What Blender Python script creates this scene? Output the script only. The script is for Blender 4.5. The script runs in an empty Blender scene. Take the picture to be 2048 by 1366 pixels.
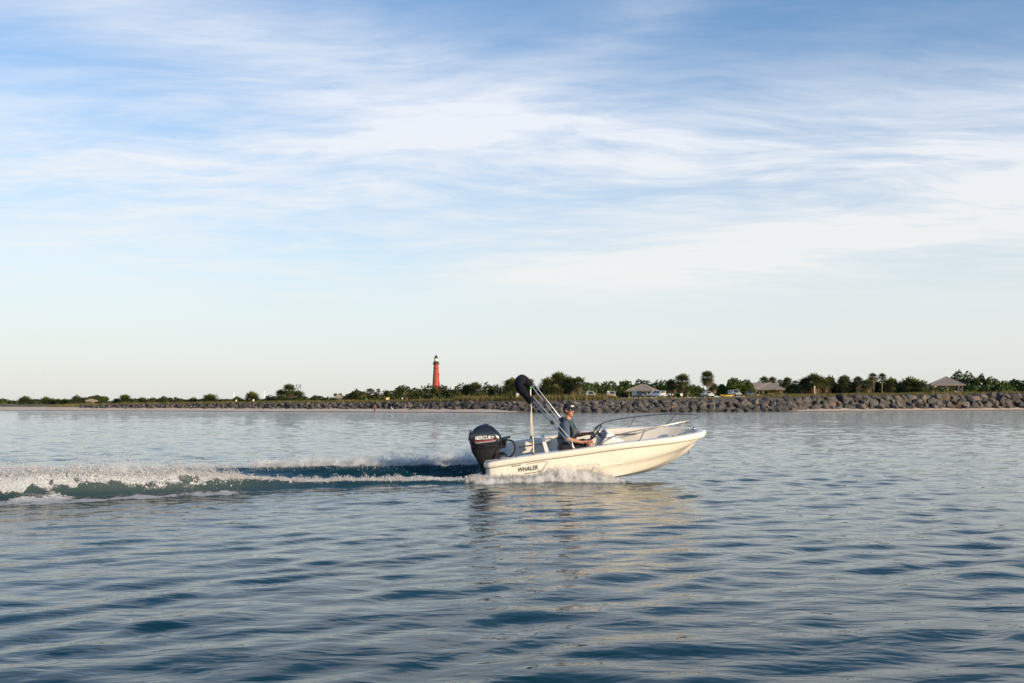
import bpy, bmesh, math, random
import numpy as np
from mathutils import Vector, Matrix, Euler

R = math.radians
rng = np.random.default_rng(7)
random.seed(11)
scene = bpy.context.scene
col = scene.collection

# ------------------------------------------------------------------ camera
CAM_H = 1.42
TILT = R(3.59)
FPX = 1991.1                      # focal length in pixels of the 2048 wide photograph
cam_data = bpy.data.cameras.new('camera')
cam_data.lens = 35.0
cam_data.sensor_width = 36.0
cam_data.clip_start = 0.1
cam_data.clip_end = 20000
cam = bpy.data.objects.new('camera', cam_data)
cam.location = (0, 0, CAM_H)
cam.rotation_euler = (R(90) + TILT, 0, 0)
col.objects.link(cam)
scene.camera = cam

# ------------------------------------------------------------------ sun and sky
SUN_AZ = R(130)                   # clockwise from +Y (view direction): right and behind the camera
SUN_EL = R(13)
sun_dir = Vector((math.sin(SUN_AZ) * math.cos(SUN_EL), math.cos(SUN_AZ) * math.cos(SUN_EL), math.sin(SUN_EL)))
sun_data = bpy.data.lights.new('sun', 'SUN')
sun_data.energy = 4.6
sun_data.angle = R(0.6)
sun_data.color = (1.0, 0.80, 0.56)
sun = bpy.data.objects.new('sun', sun_data)
sun.rotation_euler = sun_dir.to_track_quat('Z', 'Y').to_euler()
sun.location = (20, -20, 30)
col.objects.link(sun)

world = bpy.data.worlds.new('World')
scene.world = world
world.use_nodes = True


class NT:
    """small helper to write node trees"""
    def __init__(self, tree):
        self.t = tree
        self.n = tree.nodes
        self.n.clear()

    def add(self, typ, **kw):
        nd = self.n.new(typ)
        for k, v in kw.items():
            if k == 'inp':
                for kk, vv in v.items():
                    self.put(nd.inputs[kk], vv)
            else:
                setattr(nd, k, v)
        return nd

    def put(self, sock, v):
        if hasattr(v, 'is_output'):
            self.t.links.new(v, sock)
        elif hasattr(v, 'outputs'):
            self.t.links.new(v.outputs[0], sock)
        else:
            if isinstance(v, (tuple, list)) and len(v) == 3 and sock.type == 'RGBA':
                v = (*v, 1)
            sock.default_value = v

    def math(self, op, a, b=None, c=None, clamp=False):
        nd = self.n.new('ShaderNodeMath')
        nd.operation = op
        nd.use_clamp = clamp
        self.put(nd.inputs[0], a)
        if b is not None:
            self.put(nd.inputs[1], b)
        if c is not None:
            self.put(nd.inputs[2], c)
        return nd.outputs[0]

    def mix(self, fac, a, b):
        nd = self.n.new('ShaderNodeMix')
        nd.data_type = 'RGBA'
        self.put(nd.inputs[0], fac)
        self.put(nd.inputs[6], a)
        self.put(nd.inputs[7], b)
        return nd.outputs[2]

    def ramp(self, fac, stops, interp='LINEAR'):
        nd = self.n.new('ShaderNodeValToRGB')
        nd.color_ramp.interpolation = interp
        el = nd.color_ramp.elements
        while len(el) < len(stops):
            el.new(0.5)
        for e, (p, c) in zip(el, stops):
            e.position = p
            e.color = (*c, 1) if len(c) == 3 else c
        self.put(nd.inputs[0], fac)
        return nd.outputs[0]

    def smooth(self, v, lo, hi):
        nd = self.n.new('ShaderNodeMapRange')
        nd.interpolation_type = 'SMOOTHSTEP'
        self.put(nd.inputs[0], v)
        nd.inputs[1].default_value = lo
        nd.inputs[2].default_value = hi
        nd.inputs[3].default_value = 0
        nd.inputs[4].default_value = 1
        return nd.outputs[0]

    def noise(self, vec, scale, detail=4, rough=0.5, dist=0.0, lac=2.0):
        nd = self.n.new('ShaderNodeTexNoise')
        self.put(nd.inputs['Vector'], vec)
        nd.inputs['Scale'].default_value = scale
        nd.inputs['Detail'].default_value = detail
        nd.inputs['Roughness'].default_value = rough
        nd.inputs['Distortion'].default_value = dist
        nd.inputs['Lacunarity'].default_value = lac
        return nd.outputs[0]

    def comb(self, x, y, z=0.0):
        nd = self.n.new('ShaderNodeCombineXYZ')
        self.put(nd.inputs[0], x)
        self.put(nd.inputs[1], y)
        self.put(nd.inputs[2], z)
        return nd.outputs[0]


w = NT(world.node_tree)
sky = w.add('ShaderNodeTexSky', sky_type='NISHITA', sun_disc=False)
sky.sun_elevation = SUN_EL
sky.sun_rotation = SUN_AZ
sky.altitude = 0
sky.air_density = 1.0
sky.dust_density = 0.8
sky.ozone_density = 3.0
tc = w.add('ShaderNodeTexCoord')
sp = w.add('ShaderNodeSeparateXYZ', inp={0: tc.outputs['Generated']})
dx, dy, dz = sp.outputs[0], sp.outputs[1], sp.outputs[2]
azim = w.math('ARCTAN2', dx, dy)                       # 0 straight ahead, + to the right
hor = w.math('SQRT', w.math('ADD', w.math('MULTIPLY', dx, dx), w.math('MULTIPLY', dy, dy)))
elev = w.math('DIVIDE', dz, w.math('MAXIMUM', hor, 0.02))  # tangent of the elevation
# cirrus lives on a plane high above: directions are projected on it so that streaks converge to the horizon
den = w.math('ADD', w.math('MAXIMUM', dz, 0.0), 0.10)
plx = w.math('DIVIDE', dx, den)
ply = w.math('DIVIDE', dy, den)
plane = w.comb(plx, ply, 0.0)
warpn = w.add('ShaderNodeTexNoise', inp={'Vector': plane, 'Scale': 0.55, 'Detail': 3.0})
warp = w.add('ShaderNodeVectorMath', operation='SUBTRACT', inp={0: warpn.outputs[1], 1: (0.5, 0.5, 0.5)})
warp2 = w.add('ShaderNodeVectorMath', operation='SCALE', inp={0: warp.outputs[0], 'Scale': 1.1})
pw = w.add('ShaderNodeVectorMath', operation='ADD', inp={0: plane, 1: warp2.outputs[0]})
# streaky layer: stretched along a direction running left to right and slightly away
mp = w.add('ShaderNodeMapping', inp={'Vector': pw.outputs[0], 'Rotation': (0, 0, R(-24)), 'Scale': (0.62, 1.6, 1)})
n_streak = w.noise(mp.outputs[0], 1.5, 7, 0.56)
mp2 = w.add('ShaderNodeMapping', inp={'Vector': pw.outputs[0], 'Rotation': (0, 0, R(-8)), 'Scale': (0.3, 0.62, 1), 'Location': (1.3, 0.4, 0)})
n_big = w.noise(mp2.outputs[0], 1.0, 4, 0.5)
mp3 = w.add('ShaderNodeMapping', inp={'Vector': pw.outputs[0], 'Rotation': (0, 0, R(-38)), 'Scale': (1.5, 3.8, 1)})
n_fine = w.noise(mp3.outputs[0], 2.6, 6, 0.62)


def band(center, slope, curve, width, u0=0.0, ulo=None, uhi=None):
    """soft band in (azimuth, elevation) following a parabola"""
    du = w.math('SUBTRACT', azim, u0)
    c = w.math('ADD', w.math('MULTIPLY', du, slope), center)
    c = w.math('ADD', c, w.math('MULTIPLY', w.math('MULTIPLY', du, du), curve))
    c = w.math('ADD', c, w.math('MULTIPLY', w.math('SUBTRACT', n_big, 0.5), 0.07))
    d = w.math('DIVIDE', w.math('SUBTRACT', elev, c), width)
    g = w.math('POWER', 2.718, w.math('MULTIPLY', w.math('MULTIPLY', d, d), -1.0))
    if ulo is not None:
        g = w.math('MULTIPLY', g, w.smooth(azim, ulo[0], ulo[1]))
    if uhi is not None:
        g = w.math('MULTIPLY', g, w.smooth(azim, uhi[0], uhi[1]))
    return g


def total(*a):
    s = a[0]
    for b in a[1:]:
        s = w.math('ADD', s, b)
    return s


cover = total(
    w.math('MULTIPLY', band(0.258, -0.05, -0.12, 0.062, 0.22, (-0.30, 0.16)), 0.50),     # white mass upper right
    w.math('MULTIPLY', band(0.283, 0.03, -0.45, 0.014, 0.0, (-0.34, -0.10), (0.30, 0.05)), 0.42),   # its bright upper rim
    w.math('MULTIPLY', band(0.136, 0.085, 0.12, 0.026, 0.08, (-0.14, 0.12)), 0.52),       # cream band low right
    w.math('MULTIPLY', band(0.235, 0.05, 0.0, 0.075, -0.4, None, (0.02, -0.36)), 0.50),    # veil on the left
    w.math('MULTIPLY', band(0.375, -0.22, 0.0, 0.060, -0.3, None, (0.16, -0.2)), 0.52),     # streaks at upper left
    w.math('MULTIPLY', band(0.33, 0.55, 0.0, 0.035, 0.02, (-0.2, 0.0), (0.28, 0.12)), 0.20),   # faint plume rising to the right
    w.math('MULTIPLY', w.smooth(elev, 0.38, 0.02), 0.76),                                # haze thickens towards the horizon
    w.math('ADD', 0.05, w.math('MULTIPLY', w.smooth(elev, 0.60, 0.34), 0.15)))
tex = w.math('ADD', w.math('MULTIPLY', n_streak, 0.60), w.math('MULTIPLY', n_fine, 0.46))
texm = w.smooth(tex, 0.30, 0.76)
fadef = w.smooth(elev, 0.05, 0.24)                                # structure dissolves in the low haze
texm = w.math('ADD', w.math('MULTIPLY', texm, fadef), w.math('MULTIPLY', w.math('SUBTRACT', 1.0, fadef), 0.60))
cloud = w.math('MULTIPLY', cover, w.math('ADD', 0.40, w.math('MULTIPLY', texm, 0.80)))
cloud = w.math('MINIMUM', w.math('MAXIMUM', cloud, 0.0), 0.94)
cloud_col = w.ramp(elev, [(0.0, (3.72, 3.74, 3.66)), (0.05, (4.02, 4.08, 4.02)), (0.13, (4.38, 4.42, 4.34)), (0.28, (4.30, 4.45, 4.75)), (0.6, (3.9, 4.1, 4.6))])
hs = w.add('ShaderNodeHueSaturation', inp={'Saturation': 1.16, 'Value': 0.97, 'Color': sky.outputs[0]})
skyc = w.mix(cloud, hs.outputs[0], cloud_col)
bg = w.add('ShaderNodeBackground', inp={'Color': skyc, 'Strength': 0.15})
wo = w.add('ShaderNodeOutputWorld', inp={'Surface': bg.outputs[0]})
world.cycles.sampling_method = 'MANUAL'
world.cycles.sample_map_resolution = 512

# ------------------------------------------------------------------ exposure and render settings
vs = scene.view_settings
vs.view_transform = 'Standard'
vs.look = 'None'
vs.exposure = 0.45
vs.gamma = 1.0
vs.use_curve_mapping = False
scene.render.engine = 'CYCLES'
scene.cycles.use_denoising = True
scene.cycles.max_bounces = 8
scene.cycles.volume_bounces = 4
scene.cycles.volume_step_rate = 1.0
scene.cycles.volume_max_steps = 128
scene.cycles.transparent_max_bounces = 8
scene.cycles.sample_clamp_indirect = 6
scene.render.film_transparent = False


# ------------------------------------------------------------------ helpers
def at(px, py, Y):
    """the point of the place seen at a pixel of the 2048 wide photograph, at a depth of Y metres"""
    u = (px - 1024) / FPX
    v = (683 - py) / FPX
    d = Vector((u, math.cos(TILT) - v * math.sin(TILT), math.sin(TILT) + v * math.cos(TILT)))
    t = Y / d.y
    return Vector((d.x * t, Y, CAM_H + d.z * t))


def material(name, base=(0.5, 0.5, 0.5), rough=0.5, metal=0.0, spec=0.5, build=None, coat=0.0):
    m = bpy.data.materials.new(name)
    m.use_nodes = True
    t = NT(m.node_tree)
    bs = t.add('ShaderNodeBsdfPrincipled')
    bs.inputs['Base Color'].default_value = (*base, 1)
    bs.inputs['Roughness'].default_value = rough
    bs.inputs['Metallic'].default_value = metal
    bs.inputs['Specular IOR Level'].default_value = spec
    bs.inputs['Coat Weight'].default_value = coat
    out = t.add('ShaderNodeOutputMaterial', inp={'Surface': bs.outputs[0]})
    if build:
        build(t, bs, out)
    return m


def varied(c0, c1, scale=6.0, detail=5, bump=0.0, bscale=None, coord='Object'):
    """builder: colour varies between two tones with noise, optional bump"""
    def f(t, bs, out):
        tc = t.add('ShaderNodeTexCoord')
        n = t.noise(tc.outputs[coord], scale, detail, 0.55)
        t.put(bs.inputs['Base Color'], t.ramp(n, [(0.3, c0), (0.7, c1)]))
        if bump:
            b = t.add('ShaderNodeBump', inp={'Height': t.noise(tc.outputs[coord], bscale or scale * 3, 5, 0.6), 'Strength': bump, 'Distance': 0.05})
            t.put(bs.inputs['Normal'], b.outputs[0])
    return f


class MB:
    """collects geometry for ONE mesh object"""
    def __init__(self):
        self.v = []
        self.f = []

    def add(self, vs, fs):
        o = len(self.v)
        self.v += [tuple(p) for p in vs]
        self.f += [tuple(i + o for i in f) for f in fs]
        return self

    def box(self, c, s, rot=None):
        M = rot.to_matrix() if rot else Matrix.Identity(3)
        vs = [Vector(c) + M @ Vector((sx * s[0] / 2, sy * s[1] / 2, sz * s[2] / 2)) for sx in (-1, 1) for sy in (-1, 1) for sz in (-1, 1)]
        return self.add(vs, [(0, 1, 3, 2), (4, 6, 7, 5), (0, 4, 5, 1), (2, 3, 7, 6), (0, 2, 6, 4), (1, 5, 7, 3)])

    def loft(self, rings, closed=True, cap0=False, cap1=False):
        n = len(rings[0])
        vs = [p for r in rings for p in r]
        fs = []
        for i in range(len(rings) - 1):
            for j in range(n if closed else n - 1):
                k = (j + 1) % n
                fs.append((i * n + j, i * n + k, (i + 1) * n + k, (i + 1) * n + j))
        if cap0:
            fs.append(tuple(range(n - 1, -1, -1)))
        if cap1:
            fs.append(tuple((len(rings) - 1) * n + j for j in range(n)))
        return self.add(vs, fs)

    def tube(self, pts, r, n=8, caps=True):
        pts = [Vector(p) for p in pts]
        rs = r if isinstance(r, (list, tuple)) else [r] * len(pts)
        rings = []
        prev = None
        for i, p in enumerate(pts):
            a = pts[max(i - 1, 0)]
            b = pts[min(i + 1, len(pts) - 1)]
            t = (b - a).normalized()
            if prev is None:
                x = t.orthogonal().normalized()
            else:
                x = (prev - t * prev.dot(t)).normalized()
            prev = x
            y = t.cross(x)
            rings.append([p + (x * math.cos(q) + y * math.sin(q)) * rs[i] for q in [2 * math.pi * k / n for k in range(n)]])
        return self.loft(rings, True, caps, caps)

    def ball(self, c, r, nu=10, nv=7, M=None):
        r = r if isinstance(r, (list, tuple)) else (r, r, r)
        rings = []
        for i in range(nv + 1):
            th = math.pi * (i / nv)
            th = min(max(th, 0.02), math.pi - 0.02)
            ring = []
            for j in range(nu):
                ph = 2 * math.pi * j / nu
                p = Vector((r[0] * math.sin(th) * math.cos(ph), r[1] * math.sin(th) * math.sin(ph), -r[2] * math.cos(th)))
                if M:
                    p = M @ p
                ring.append(Vector(c) + p)
            rings.append(ring)
        return self.loft(rings, True, True, True)

    def disc(self, c, axis, r, h, n=20):
        a = Vector(axis).normalized()
        c = Vector(c)
        return self.tube([c - a * h / 2, c + a * h / 2], r, n)

    def mesh(self, name, smooth=40):
        me = bpy.data.meshes.new(name)
        me.from_pydata(self.v, [], self.f)
        me.validate()
        bm = bmesh.new()
        bm.from_mesh(me)
        bmesh.ops.recalc_face_normals(bm, faces=bm.faces)
        bm.to_mesh(me)
        bm.free()
        if smooth:
            me.polygons.foreach_set('use_smooth', [True] * len(me.polygons))
            me.set_sharp_from_angle(angle=R(smooth))
        return me

    def build(self, name, mat, parent=None, smooth=40):
        return obj(name, self.mesh(name, smooth), mat, parent)


def obj(name, me, mat=None, parent=None):
    if mat is not None and not me.materials:
        me.materials.append(mat)
    o = bpy.data.objects.new(name, me)
    col.objects.link(o)
    if parent is not None:
        o.parent = parent
    return o


def tag(o, label=None, cat=None, group=None, kind=None):
    if label:
        o['label'] = label
    if cat:
        o['category'] = cat
    if group:
        o['group'] = group
    if kind:
        o['kind'] = kind
    return o


def empty(name, loc=(0, 0, 0), rz=0.0):
    o = bpy.data.objects.new(name, None)
    o.empty_display_size = 0.2
    o.location = loc
    o.rotation_euler = (0, 0, rz)
    col.objects.link(o)
    return o


def quads_mesh(name, V, F, tint=None):
    """big meshes from numpy arrays: V (n,3), F (m,k)"""
    me = bpy.data.meshes.new(name)
    k = F.shape[1]
    me.vertices.add(len(V))
    me.vertices.foreach_set('co', np.ascontiguousarray(V, dtype=np.float32).ravel())
    me.loops.add(F.size)
    me.loops.foreach_set('vertex_index', np.ascontiguousarray(F, dtype=np.int32).ravel())
    me.polygons.add(len(F))
    me.polygons.foreach_set('loop_start', np.arange(0, F.size, k, dtype=np.int32))
    me.update(calc_edges=True)
    if tint is not None:
        a = me.attributes.new('tint', 'FLOAT', 'POINT')
        a.data.foreach_set('value', np.ascontiguousarray(tint, dtype=np.float32))
    return me


def vnoise(x, y, seed=0):
    """value noise on numpy arrays, 0..1"""
    xi = np.floor(x).astype(np.int64)
    yi = np.floor(y).astype(np.int64)
    xf = x - xi
    yf = y - yi
    def h(a, b):
        n = (a * 374761393 + b * 668265263 + seed * 974634777) & 0x7fffffff
        n = ((n ^ (n >> 13)) * 1274126177) & 0x7fffffff
        n = n ^ (n >> 16)
        return (n & 0xffff) / 65535.0
    u = xf * xf * (3 - 2 * xf)
    v = yf * yf * (3 - 2 * yf)
    return (h(xi, yi) * (1 - u) + h(xi + 1, yi) * u) * (1 - v) + (h(xi, yi + 1) * (1 - u) + h(xi + 1, yi + 1) * u) * v


def fbm(x, y, seed=0, oct=4):
    s = 0
    a = 0.5
    for k in range(oct):
        s = s + a * vnoise(x * 2 ** k, y * 2 ** k, seed + k)
        a *= 0.5
    return s / (1 - 0.5 ** oct)


def smoothstep(x, a, b):
    t = np.clip((x - a) / (b - a), 0, 1)
    return t * t * (3 - 2 * t)


def catmull(ts, pts, n):
    """smooth curve through control points: list of Vectors at n parameters between ts[0] and ts[-1] (cubic Hermite)"""
    P = np.array([list(p) for p in pts], float)
    T = np.array(ts, float)
    m = np.zeros_like(P)
    for i in range(len(T)):
        a = max(i - 1, 0)
        b = min(i + 1, len(T) - 1)
        m[i] = (P[b] - P[a]) / (T[b] - T[a])
    q = n if hasattr(n, '__len__') else np.linspace(T[0], T[-1], n)
    out = []
    for t in q:
        i = min(max(np.searchsorted(T, t) - 1, 0), len(T) - 2)
        hh = T[i + 1] - T[i]
        s = (t - T[i]) / hh
        p = (2 * s**3 - 3 * s**2 + 1) * P[i] + (s**3 - 2 * s**2 + s) * hh * m[i] + (-2 * s**3 + 3 * s**2) * P[i + 1] + (s**3 - s**2) * hh * m[i + 1]
        out.append(Vector(p))
    return out


def text_mesh(body, size, shear=0.0, bold=0.0):
    cu = bpy.data.curves.new('lettering', 'FONT')
    cu.body = body
    cu.size = size
    cu.shear = shear
    cu.offset = bold
    cu.align_x = 'CENTER'
    cu.align_y = 'CENTER'
    cu.resolution_u = 3
    o = bpy.data.objects.new('lettering', cu)
    col.objects.link(o)
    dg = bpy.context.evaluated_depsgraph_get()
    me = bpy.data.meshes.new_from_object(o.evaluated_get(dg))
    bpy.data.objects.remove(o)
    bpy.data.curves.remove(cu)
    return me


def remeshed(mb, name, voxel=0.008, smooth=4):
    """one continuous surface out of overlapping limbs"""
    me = bpy.data.meshes.new(name)
    me.from_pydata(mb.v, [], mb.f)
    bm = bmesh.new()
    bm.from_mesh(me)
    bmesh.ops.recalc_face_normals(bm, faces=bm.faces)
    bm.to_mesh(me)
    bm.free()
    o = bpy.data.objects.new(name, me)
    col.objects.link(o)
    md = o.modifiers.new('r', 'REMESH')
    md.mode = 'VOXEL'
    md.voxel_size = voxel
    if smooth:
        sm = o.modifiers.new('s', 'SMOOTH')
        sm.factor = 0.5
        sm.iterations = smooth
    dg = bpy.context.evaluated_depsgraph_get()
    res = bpy.data.meshes.new_from_object(o.evaluated_get(dg))
    bpy.data.objects.remove(o)
    bpy.data.meshes.remove(me)
    res.polygons.foreach_set('use_smooth', [True] * len(res.polygons))
    return res


def limb(mb, pts, rs, n=12):
    """tapered limb with rounded ends"""
    pts = [Vector(p) for p in pts]
    for p, r in zip(pts, rs):
        mb.ball(p, r * 0.995, n, 8)
    mb.tube(pts, list(rs), n)


# ------------------------------------------------------------------ where the boat runs
BX, BY = -0.42, 19.0
ROLL, PITCH = R(9.0), R(-5.4)
BOAT_M = Matrix.Translation((BX, BY, 0.0)) @ Euler((ROLL, PITCH, 0), 'XYZ').to_matrix().to_4x4()
BOAT_I = BOAT_M.inverted()

# ------------------------------------------------------------------ water
_wr = np.random.default_rng(21)
WAVES = []
for i in range(84):
    lam = 0.20 * (18.0 ** (i / 83.0)) * _wr.uniform(0.94, 1.06)          # 0.3 to 6.6 m
    ang = R(118) + _wr.normal(0, 0.46)                                    # travel direction
    sl = 0.0148 * math.exp(-((math.log(lam / 0.50)) / 0.74) ** 2) + 0.0014
    WAVES.append((2 * math.pi / lam, math.cos(ang), math.sin(ang), sl * lam / (2 * math.pi) * 1.41, _wr.uniform(0, 6.283), lam))


def swell(x, y, dr):
    """calm harbour chop; parts finer than the mesh can carry fade out"""
    wx = x + 0.25 * np.sin(0.31 * y + 0.17 * x) + 0.6 * (vnoise(x * 0.35, y * 0.35, 5) - 0.5)
    wy = y + 0.25 * np.sin(0.27 * x - 0.21 * y) + 0.6 * (vnoise(x * 0.35, y * 0.35, 9) - 0.5)
    patch = 0.55 + 0.9 * fbm(x * 0.16, y * 0.16, 3, 3)
    h = np.zeros_like(x)
    for k, cx, cy, a, ph, lam in WAVES:
        fade = smoothstep(lam / dr, 2.2, 4.5)
        h += a * fade * np.sin(k * (cx * wx + cy * wy) + ph)
    return h * patch


def near_crest(s):
    return np.interp(s, [-3, 0, 2.5, 4.5, 5.7, 7.3, 12], [-0.72, -1.0, -1.72, -2.5, -3.1, -3.9, -5.6])


def far_crest(s):
    return np.interp(s, [-3, 0, 3, 6, 10, 16], [0.72, 1.0, 1.65, 2.0, 2.1, 2.3])


def wake(x, y):
    """height of the wake, and masks of foam and of aerated green water"""
    s = BX - x
    l = y - BY
    n1 = fbm(x * 2.3, y * 2.3, 31, 4)
    n2 = fbm(x * 7, y * 7, 41, 3)
    ln, lf = near_crest(s), far_crest(s)
    hn = np.interp(s, [-2.6, -1.8, 0, 2.5, 3.8, 4.8, 5.8, 8, 11], [0.0, 0.06, 0.10, 0.11, 0.17, 0.29, 0.33, 0.28, 0.20])
    hn = hn * (0.72 + 0.56 * fbm(s * 1.3, s * 0 + 2.2, 88, 3))
    hf = np.interp(s, [-2.6, -1.5, 0.3, 3, 6, 10, 14], [0.0, 0.14, 0.27, 0.18, 0.09, 0.06, 0.03])
    dn = l - ln + 0.18 * (n1 - 0.5)
    wid_out = np.interp(s, [0, 3, 6], [0.22, 0.30, 0.42])
    near = hn * np.where(dn < 0, np.exp(-(dn / wid_out) ** 2), np.exp(-(dn / 0.55) ** 2))
    df = l - lf + 0.12 * (n1 - 0.5)
    far = hf * np.where(df < 0, np.exp(-(df / 0.62) ** 2), np.exp(-(df / 0.35) ** 2))
    mid = (ln + lf) * 0.5
    half = (lf - ln) * 0.5
    inside = smoothstep(1 - np.abs((l - mid) / half), 0.0, 0.6) * smoothstep(s, -0.1, 0.3)
    trough = -np.interp(s, [0, 0.5, 2, 4, 7, 11], [0.0, 0.13, 0.15, 0.10, 0.06, 0.02]) * inside
    churn = 0.07 * (n1 - 0.45) * inside * np.interp(s, [0, 0.4, 3.5, 6, 12], [0, 1, 0.7, 0.35, 0.2])
    hull = (1 - smoothstep(np.abs(l) + 0.25 * smoothstep(-s, 0.8, 2.0), 0.55, 0.75)) * smoothstep(s, -0.25, -0.4) * (1 - smoothstep(-s, 1.5, 2.15))
    h = near + far + trough + churn - 0.45 * hull
    # foam
    f = np.zeros_like(x)
    act = smoothstep(s, -2.55, -2.0)
    ftop = 1.15 * np.exp(-((dn - np.interp(s, [4, 5.5, 6.5, 8], [0.0, -0.06, -0.12, -0.18]) + 0.45 * (n2 - 0.5) * smoothstep(s, 3.5, 5.5)) / np.interp(s, [4, 5.5, 6.5, 8], [0.15, 0.18, 0.22, 0.27])) ** 2) * np.interp(s, [-2.6, -2, 2, 3.5, 4.5, 9, 12], [0, 1, 1, 0.85, 1.1, 1.1, 0.8])
    f = np.maximum(f, ftop)
    toe = np.where((dn < -0.16 + 0.0 * s), np.exp(-((dn + np.interp(s, [0, 2.5, 5, 7.5], [0.25, 0.65, 0.8, 1.3])) / np.interp(s, [0, 2.5, 5, 8], [0.07, 0.16, 0.48, 0.95])) ** 2), 0) * np.interp(s, [0.0, 1.2, 3, 4.2, 6, 9], [0.0, 1.0, 0.75, 0.95, 1.1, 1.15])
    f = np.maximum(f, toe * np.clip(0.10 + 1.5 * n1, 0, 1.1))
    fback = np.where(dn > 0, np.exp(-(dn / np.interp(s, [0, 4, 5, 8], [0.2, 0.3, 1.1, 1.7])) ** 2), 0) * np.interp(s, [3.6, 4.8, 9], [0.0, 1.05, 1.1])
    f = np.maximum(f, fback * (0.6 + 0.6 * n1))
    ffar = np.where(df > -0.10, 1.0 * np.exp(-(np.maximum(df - 0.1, 0) / 0.42) ** 2), np.exp(-((df + 0.10) / 0.13) ** 2)) * np.interp(s, [-2, -1.2, 0, 9, 14], [0, 0.7, 1.1, 1.0, 0.8])
    f = np.maximum(f, ffar * (0.75 + 0.4 * n1))
    lc = l - (mid - 0.15 * half)
    rooster = np.exp(-(lc / np.interp(s, [0, 1.5, 4, 8], [0.42, 0.55, 0.5, 0.6])) ** 2) * np.interp(s, [-0.1, 0.2, 2.2, 4.0, 6], [0, 1.0, 0.95, 0.6, 0.0])
    f = np.maximum(f, rooster * (0.4 + 0.85 * n1))
    green = np.exp(-((dn + 0.30) / 0.32) ** 2) * np.interp(s, [2.5, 4.2, 5, 7, 9], [0.15, 0.8, 1, 0.8, 0.6]) * (dn < 0.1)
    f = np.maximum(f, green * (0.15 + 0.75 * n2) * smoothstep(s, 3.5, 5.0))
    f = f * act * (0.8 + 0.4 * n2)
    return h, np.clip(f, 0, 1.3), np.clip(green, 0, 1)


def water_z(x, y):
    x = np.atleast_1d(np.asarray(x, float))
    y = np.atleast_1d(np.asarray(y, float))
    return swell(x, y, np.full_like(x, 0.06)) + wake(x, y)[0]


# a sheet that starts behind the camera and widens with distance; rows get coarser as they recede
APEX = -8.0
NC, NR = 780, 820
rr = np.concatenate([np.linspace(1.2, 9.2, 60), 9.2 * np.exp(np.linspace(0, 1, NR + 1)[1:] ** 1.0 * math.log(330 / 9.2))])
tt = np.linspace(-0.86, 0.86, NC)
gr, gt = np.meshgrid(rr, tt, indexing='ij')
gx = gr * gt
gy = gr + APEX
drow = np.gradient(rr)[:, None] + 0 * gt
spacing = np.maximum(drow * 0.8, gr * (tt[1] - tt[0]))
gz = swell(gx, gy, spacing)
wk = (gx < 4.5) & (gx > -16) & (gy > 10.5) & (gy < 24)
foam = np.zeros_like(gx)
green = np.zeros_like(gx)
hh, ff, gg = wake(gx[wk], gy[wk])
calm = 1 - 0.6 * np.clip(ff, 0, 1)
lump = fbm(gx[wk] * 11, gy[wk] * 11, 51, 3) - 0.4
gz[wk] = gz[wk] * calm + hh + 0.11 * np.clip(ff - 0.45, 0, 0.6) * lump
foam[wk] = ff
green[wk] = gg
nr = len(rr)
idx = np.arange(nr * NC).reshape(nr, NC)
F = np.stack([idx[:-1, :-1], idx[:-1, 1:], idx[1:, 1:], idx[1:, :-1]], -1).reshape(-1, 4)
V = np.stack([gx, gy, gz], -1).reshape(-1, 3)
# the open water to the sides and far behind joins as a coarse sheet slightly lower
me = quads_mesh('water', V, F)
for nm, arr in (('foam', foam), ('green', green)):
    a = me.attributes.new(nm, 'FLOAT', 'POINT')
    a.data.foreach_set('value', arr.astype(np.float32).ravel())
me.polygons.foreach_set('use_smooth', np.ones(len(F), dtype=bool))


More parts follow.
